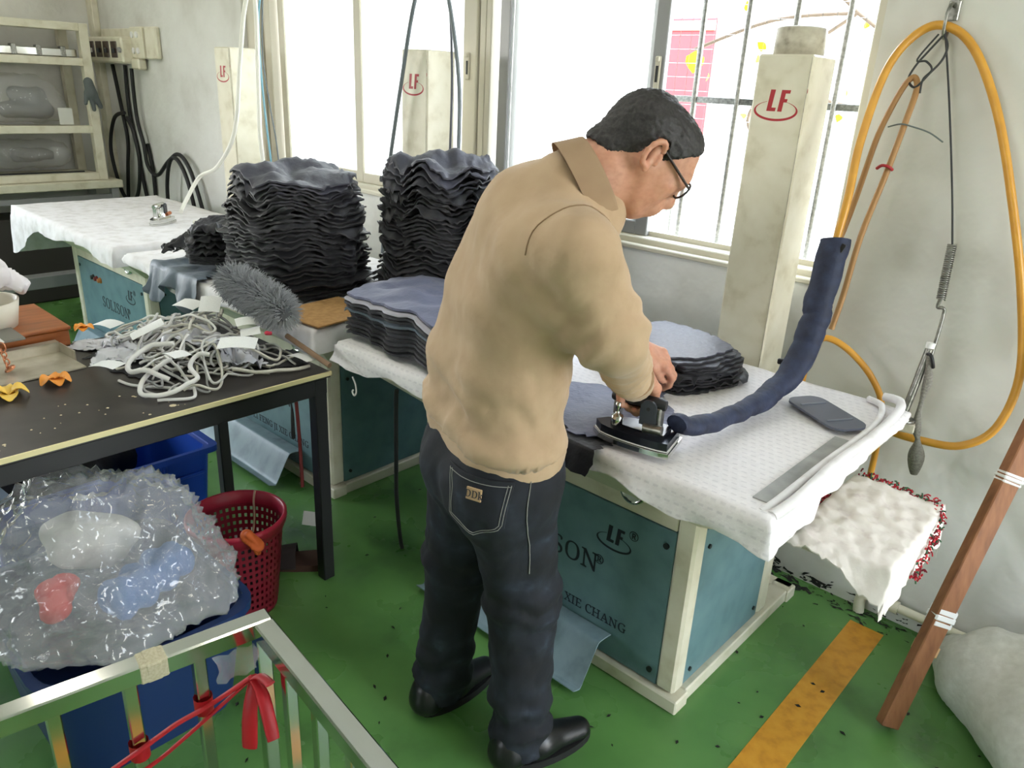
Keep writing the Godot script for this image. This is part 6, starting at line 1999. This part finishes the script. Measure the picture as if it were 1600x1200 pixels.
	var fold := func(p: Vector3, n: Vector3) -> Vector3:
		var up2: float = -hem.call(p)
		var fade := smoothstep(0.02, 0.09, up2)
		var d := 0.006 * sn.get_noise_3d(p.x * 8, p.y * 4, p.z * 8) * fade + 0.010 * exp(-pow((up2 - 0.075) / 0.03, 2)) * (0.7 + sn.get_noise_3dv(p * 9.0))
		# slanting drag folds at the waist, pulls at the armhole and elbow
		var wst := exp(-pow((p.y - 1.0) / 0.11, 2))
		d += wst * fade * 0.0065 * sin(p.y * 66.0 + p.x * 30.0 - p.z * 22.0 + 5.0 * sn.get_noise_3dv(p * 4.0)) * (0.5 + sn.get_noise_3dv(p * 5.0 + Vector3.ONE * 3.0))
		var ea := exp(-p.distance_squared_to(V(-0.87, 1.30, -1.05)) / 0.014)
		d += ea * 0.004 * sin((p.x * 0.8 + p.y * 0.75) * 75.0)
		var el := exp(-p.distance_squared_to(re) / 0.012)
		d += el * 0.006 * sin((p.y - p.x) * 95.0)
		var cu := exp(-p.distance_squared_to(rw.lerp(re, 0.25)) / 0.006)
		d += cu * 0.006 * sin(p.distance_to(re) * 170.0)
		return p + n * d
	var knit := mottled([[0.0, rgb(170, 142, 112)], [0.5, rgb(182, 154, 124)], [1.0, rgb(189, 162, 132)]], 321, 0.01, 2.0, 0.9, 0.0, 0.8)
	knit.rim_enabled = true
	knit.rim = 0.3
	var sw := nets(tor + arms, 0.0105, 0.055, func(p: Vector3) -> float: return hem.call(p) + 0.04, fold)
	var sst := SurfaceTool.new()
	sst.append_from(sw, 0, back)
	var so := part("sweater", sst.commit(), knit, root)
	var tor2 := []
	for b in tor.slice(0, 2):
		var c: Array = b.duplicate()
		c[2] -= 0.003
		c[3] -= 0.003
		tor2.append(c)
	var band := nets(tor2, 0.009, 0.055, func(p: Vector3) -> float: return maxf(hem.call(p), -hem.call(p) - 0.07), func(p: Vector3, n: Vector3) -> Vector3: return p + n * 0.004 * sn.get_noise_3d(p.x * 8, 0.0, p.z * 8))
	var bst := SurfaceTool.new()
	bst.append_from(band, 0, back)
	part("hem_band", bst.commit(), knit, so)
	# armhole seams
	for q in [[rs, 1.0], [ls, -1.0]]:
		var axis: Vector3 = (q[0] - V(-0.955, 1.34, -1.13)).normalized()
		var u := axis.cross(Vector3.UP).normalized()
		var v := u.cross(axis)
		var mid: Vector3 = q[0] - axis * 0.035
		var seam2 := []
		for i in 25:
			var an := -0.75 + 3.9 * i / 24.0
			var rad: Vector3 = (u * cos(an) * -q[1] + v * sin(an) * 1.0)
			seam2.append(back * on_body(tor + arms, 0.055, mid + rad * 0.22, -rad, fold, 0.0006))
		part("armhole_seam", tube_mesh(seam2, 0.0013, 5), mat(rgb(150, 124, 96), 0.9), so)
	# stand-up collar
	var nd := (T * V(0, -0.05, 0.035) - nb).normalized()
	var cx := nd.cross(V(0.9, 0, 0.45)).normalized()
	var cb := Basis(cx, nd, cx.cross(nd))
	part("collar", lathe_mesh([Vector2(0.096, -0.04), Vector2(0.09, -0.018), Vector2(0.083, 0.01), Vector2(0.081, 0.015), Vector2(0.077, 0.014), Vector2(0.078, -0.005), Vector2(0.08, -0.04)], 32, back * Transform3D(cb, nb + nd * 0.024 + V(0.014, -0.004, -0.012))), mottled([[0.0, rgb(146, 120, 94)], [1.0, rgb(166, 139, 111)]], 322, 0.01, 2.0, 0.9), so)
	for q in [[rw, re], [lw, le]]:
		var d: Vector3 = (q[0] - q[1]).normalized()
		part("cuff", tube_mesh([back * (q[0] + d * 0.006), back * (q[0] + d * 0.024), back * (q[0] + d * 0.046), back * (q[0] + d * 0.05)], [0.048, 0.046, 0.043, 0.038], 18), knit, so)
	# ---- jeans
	var jb := [
		[V(-1.13, 0.86, -1.15), V(-0.99, 0.85, -1.11), 0.118, 0.118],
		[V(-1.11, 0.80, -1.11), V(-0.985, 0.80, -1.07), 0.105, 0.105],
		[V(-0.985, 0.80, -1.10), V(-0.972, 0.49, -1.16), 0.107, 0.080],
		[V(-0.972, 0.49, -1.16), V(-0.955, 0.06, -1.165), 0.080, 0.074],
		[V(-1.14, 0.80, -1.15), V(-1.205, 0.48, -1.17), 0.107, 0.080],
		[V(-1.205, 0.48, -1.17), V(-1.23, 0.06, -1.14), 0.080, 0.074]]
	var jn := noise(330, 1.0)
	var jfold := func(p: Vector3, n: Vector3) -> Vector3:
		var d := 0.010 * jn.get_noise_3d(p.x * 9, p.y * 6, p.z * 9)
		d += 0.007 * sin(p.y * 70.0 + 4.0 * jn.get_noise_3dv(p * 5.0)) * (smoothstep(0.32, 0.12, p.y) + 0.7 * exp(-pow((p.y - 0.50) / 0.08, 2)))
		return p + n * d
	var jcut := func(p: Vector3) -> float: return maxf(0.04 - p.y, p.y - 0.93)
	var jm := nets(jb, 0.0105, 0.05, jcut, jfold)
	var jst := SurfaceTool.new()
	jst.append_from(jm, 0, back)
	var denim := mottled([[0.0, rgb(13, 15, 21)], [0.5, rgb(19, 23, 32)], [0.8, rgb(31, 38, 50)], [1.0, rgb(60, 70, 84)]], 331, 0.008, 2.0, 0.85, 0.0, 1.2)
	var jo := part("jeans", jst.commit(), denim, root)
	# back pocket: a second layer of denim lying on the jeans, with its stitching and patch
	var pn := V(0.43, 0.0, 0.9).normalized()
	var pr := Vector3.UP.cross(pn).normalized()
	var on := func(a: float, b: float, off: float) -> Vector3:
		var p := V(-0.945, 0.835, -0.98) + pr * a + Vector3.UP * b + pn * 0.16
		return on_body(jb, 0.05, p, -pn, jfold, off)
	var low := func(a: float) -> float: return -0.085 + absf(a + 0.012) * 0.5
	var pg := []
	for i in 15:
		var row := []
		for j in 15:
			var v := j / 14.0
			var a := -0.012 + (i / 7.0 - 1.0) * lerpf(0.074, 0.062, v)
			row.append(back * on.call(a, lerpf(0.042, low.call(a), v), 0.0055))
		pg.append(row)
	var po := part("back_pocket", sheet(pg, 0.004, -pn), denim, jo)
	var thread := mat(rgb(134, 134, 130), 0.9)
	for inset in [0.005, 0.011]:
		var line := []
		for i in 41:
			var f2 := i / 40.0
			var a := 0.0
			var b := 0.0
			if f2 < 0.3:
				b = lerpf(0.036, low.call(-0.074) + 0.01, f2 / 0.3)
				a = -0.012 - lerpf(0.074, 0.063, f2 / 0.3) + inset
			elif f2 < 0.7:
				a = -0.012 + lerpf(-0.063 + inset, 0.063 - inset, (f2 - 0.3) / 0.4)
				b = low.call(a) + inset
			else:
				b = lerpf(low.call(0.05) + 0.01, 0.036, (f2 - 0.7) / 0.3)
				a = -0.012 + lerpf(0.063, 0.074, (f2 - 0.7) / 0.3) - inset
			line.append(back * on.call(a, b, 0.0062))
		part("stitching", tube_mesh(line, 0.0009, 5), thread, po)
	var topl := []
	for i in 13:
		topl.append(back * on.call(-0.012 + (i / 6.0 - 1.0) * 0.07, 0.033, 0.0062))
	part("stitching", tube_mesh(topl, 0.0009, 5), thread, po)
	var seam := []
	for i in 24:
		seam.append(back * on.call(0.092, 0.04 - i * 0.011, 0.0015))
	part("side_seam", tube_mesh(seam, 0.0012, 5), thread, jo)
	# leather patch on the pocket
	var c0: Vector3 = on.call(-0.012, 0.012, 0.0062)
	var c1: Vector3 = on.call(-0.002, 0.012, 0.0062)
	var c2: Vector3 = on.call(-0.012, 0.022, 0.0062)
	var lx := (c1 - c0).normalized()
	var lz := lx.cross(c2 - c0).normalized()
	var lbb := Basis(lx, lz.cross(lx), lz)
	var lp := part("pocket_patch", box_mesh(back * (c0 + lz * 0.002), V(0.036, 0.026, 0.004), 0.001, lbb), mat(rgb(176, 146, 108), 0.7), po, "tan leather patch with dark lettering")
	lp.set_meta("label", "tan leather patch with dark lettering")
	word(po, "DDk", 0.015, Transform3D(lbb, back * (c0 + lz * 0.0052 + lx * 0.0015)), M.ink, "patch_lettering", true)
	# shoes
	for q in [[V(-0.955, 0, -1.115), V(-0.872, 0, -1.345)], [V(-1.232, 0, -1.09), V(-1.215, 0, -1.33)]]:
		var a: Vector3 = q[0]
		var b: Vector3 = q[1]
		var d := (b - a).normalized()
		var s := Node3D.new()
		s.name = "shoe"
		root.add_child(s, true)
		var sd := d.cross(Vector3.UP)
		var um := nets([[a + V(0, 0.05, 0), a + d * 0.09 + V(0, 0.055, 0), 0.042, 0.044], [a + d * 0.09 + V(0, 0.05, 0), b + V(0, 0.035, 0) - d * 0.03, 0.046, 0.032, Vector3.UP, 0.85], [a + V(0, 0.05, 0), a + V(0, 0.085, 0), 0.04, 0.038]], 0.006, 0.03, func(p: Vector3) -> float: return 0.018 - p.y)
		var us := SurfaceTool.new()
		us.append_from(um, 0, back)
		part("upper", us.commit(), mat(rgb(18, 18, 20), 0.35), s)
		var poly := PackedVector2Array()
		for k in 24:
			var an := TAU * k / 24
			var w := 0.046 + 0.004 * cos(an)
			poly.append(Vector2(sin(an) * w, cos(an) * 0.135))
		part("sole", prism_mesh(poly, 0.022, back * Transform3D(Basis(sd, -d, Vector3.UP), (a + b) * 0.5 + d * -0.005)), mat(rgb(14, 14, 15), 0.7), s)

func _ready():
	make_materials()
	set_camera_and_light()
	build_room()
	build_windows()
	build_outside()
	build_tables()
	cloth_materials()
	build_cloth()
	build_hoses()
	build_irons()
	build_black_table()
	build_left_floor()
	build_rack()
	build_far()
	build_right()
	build_person()
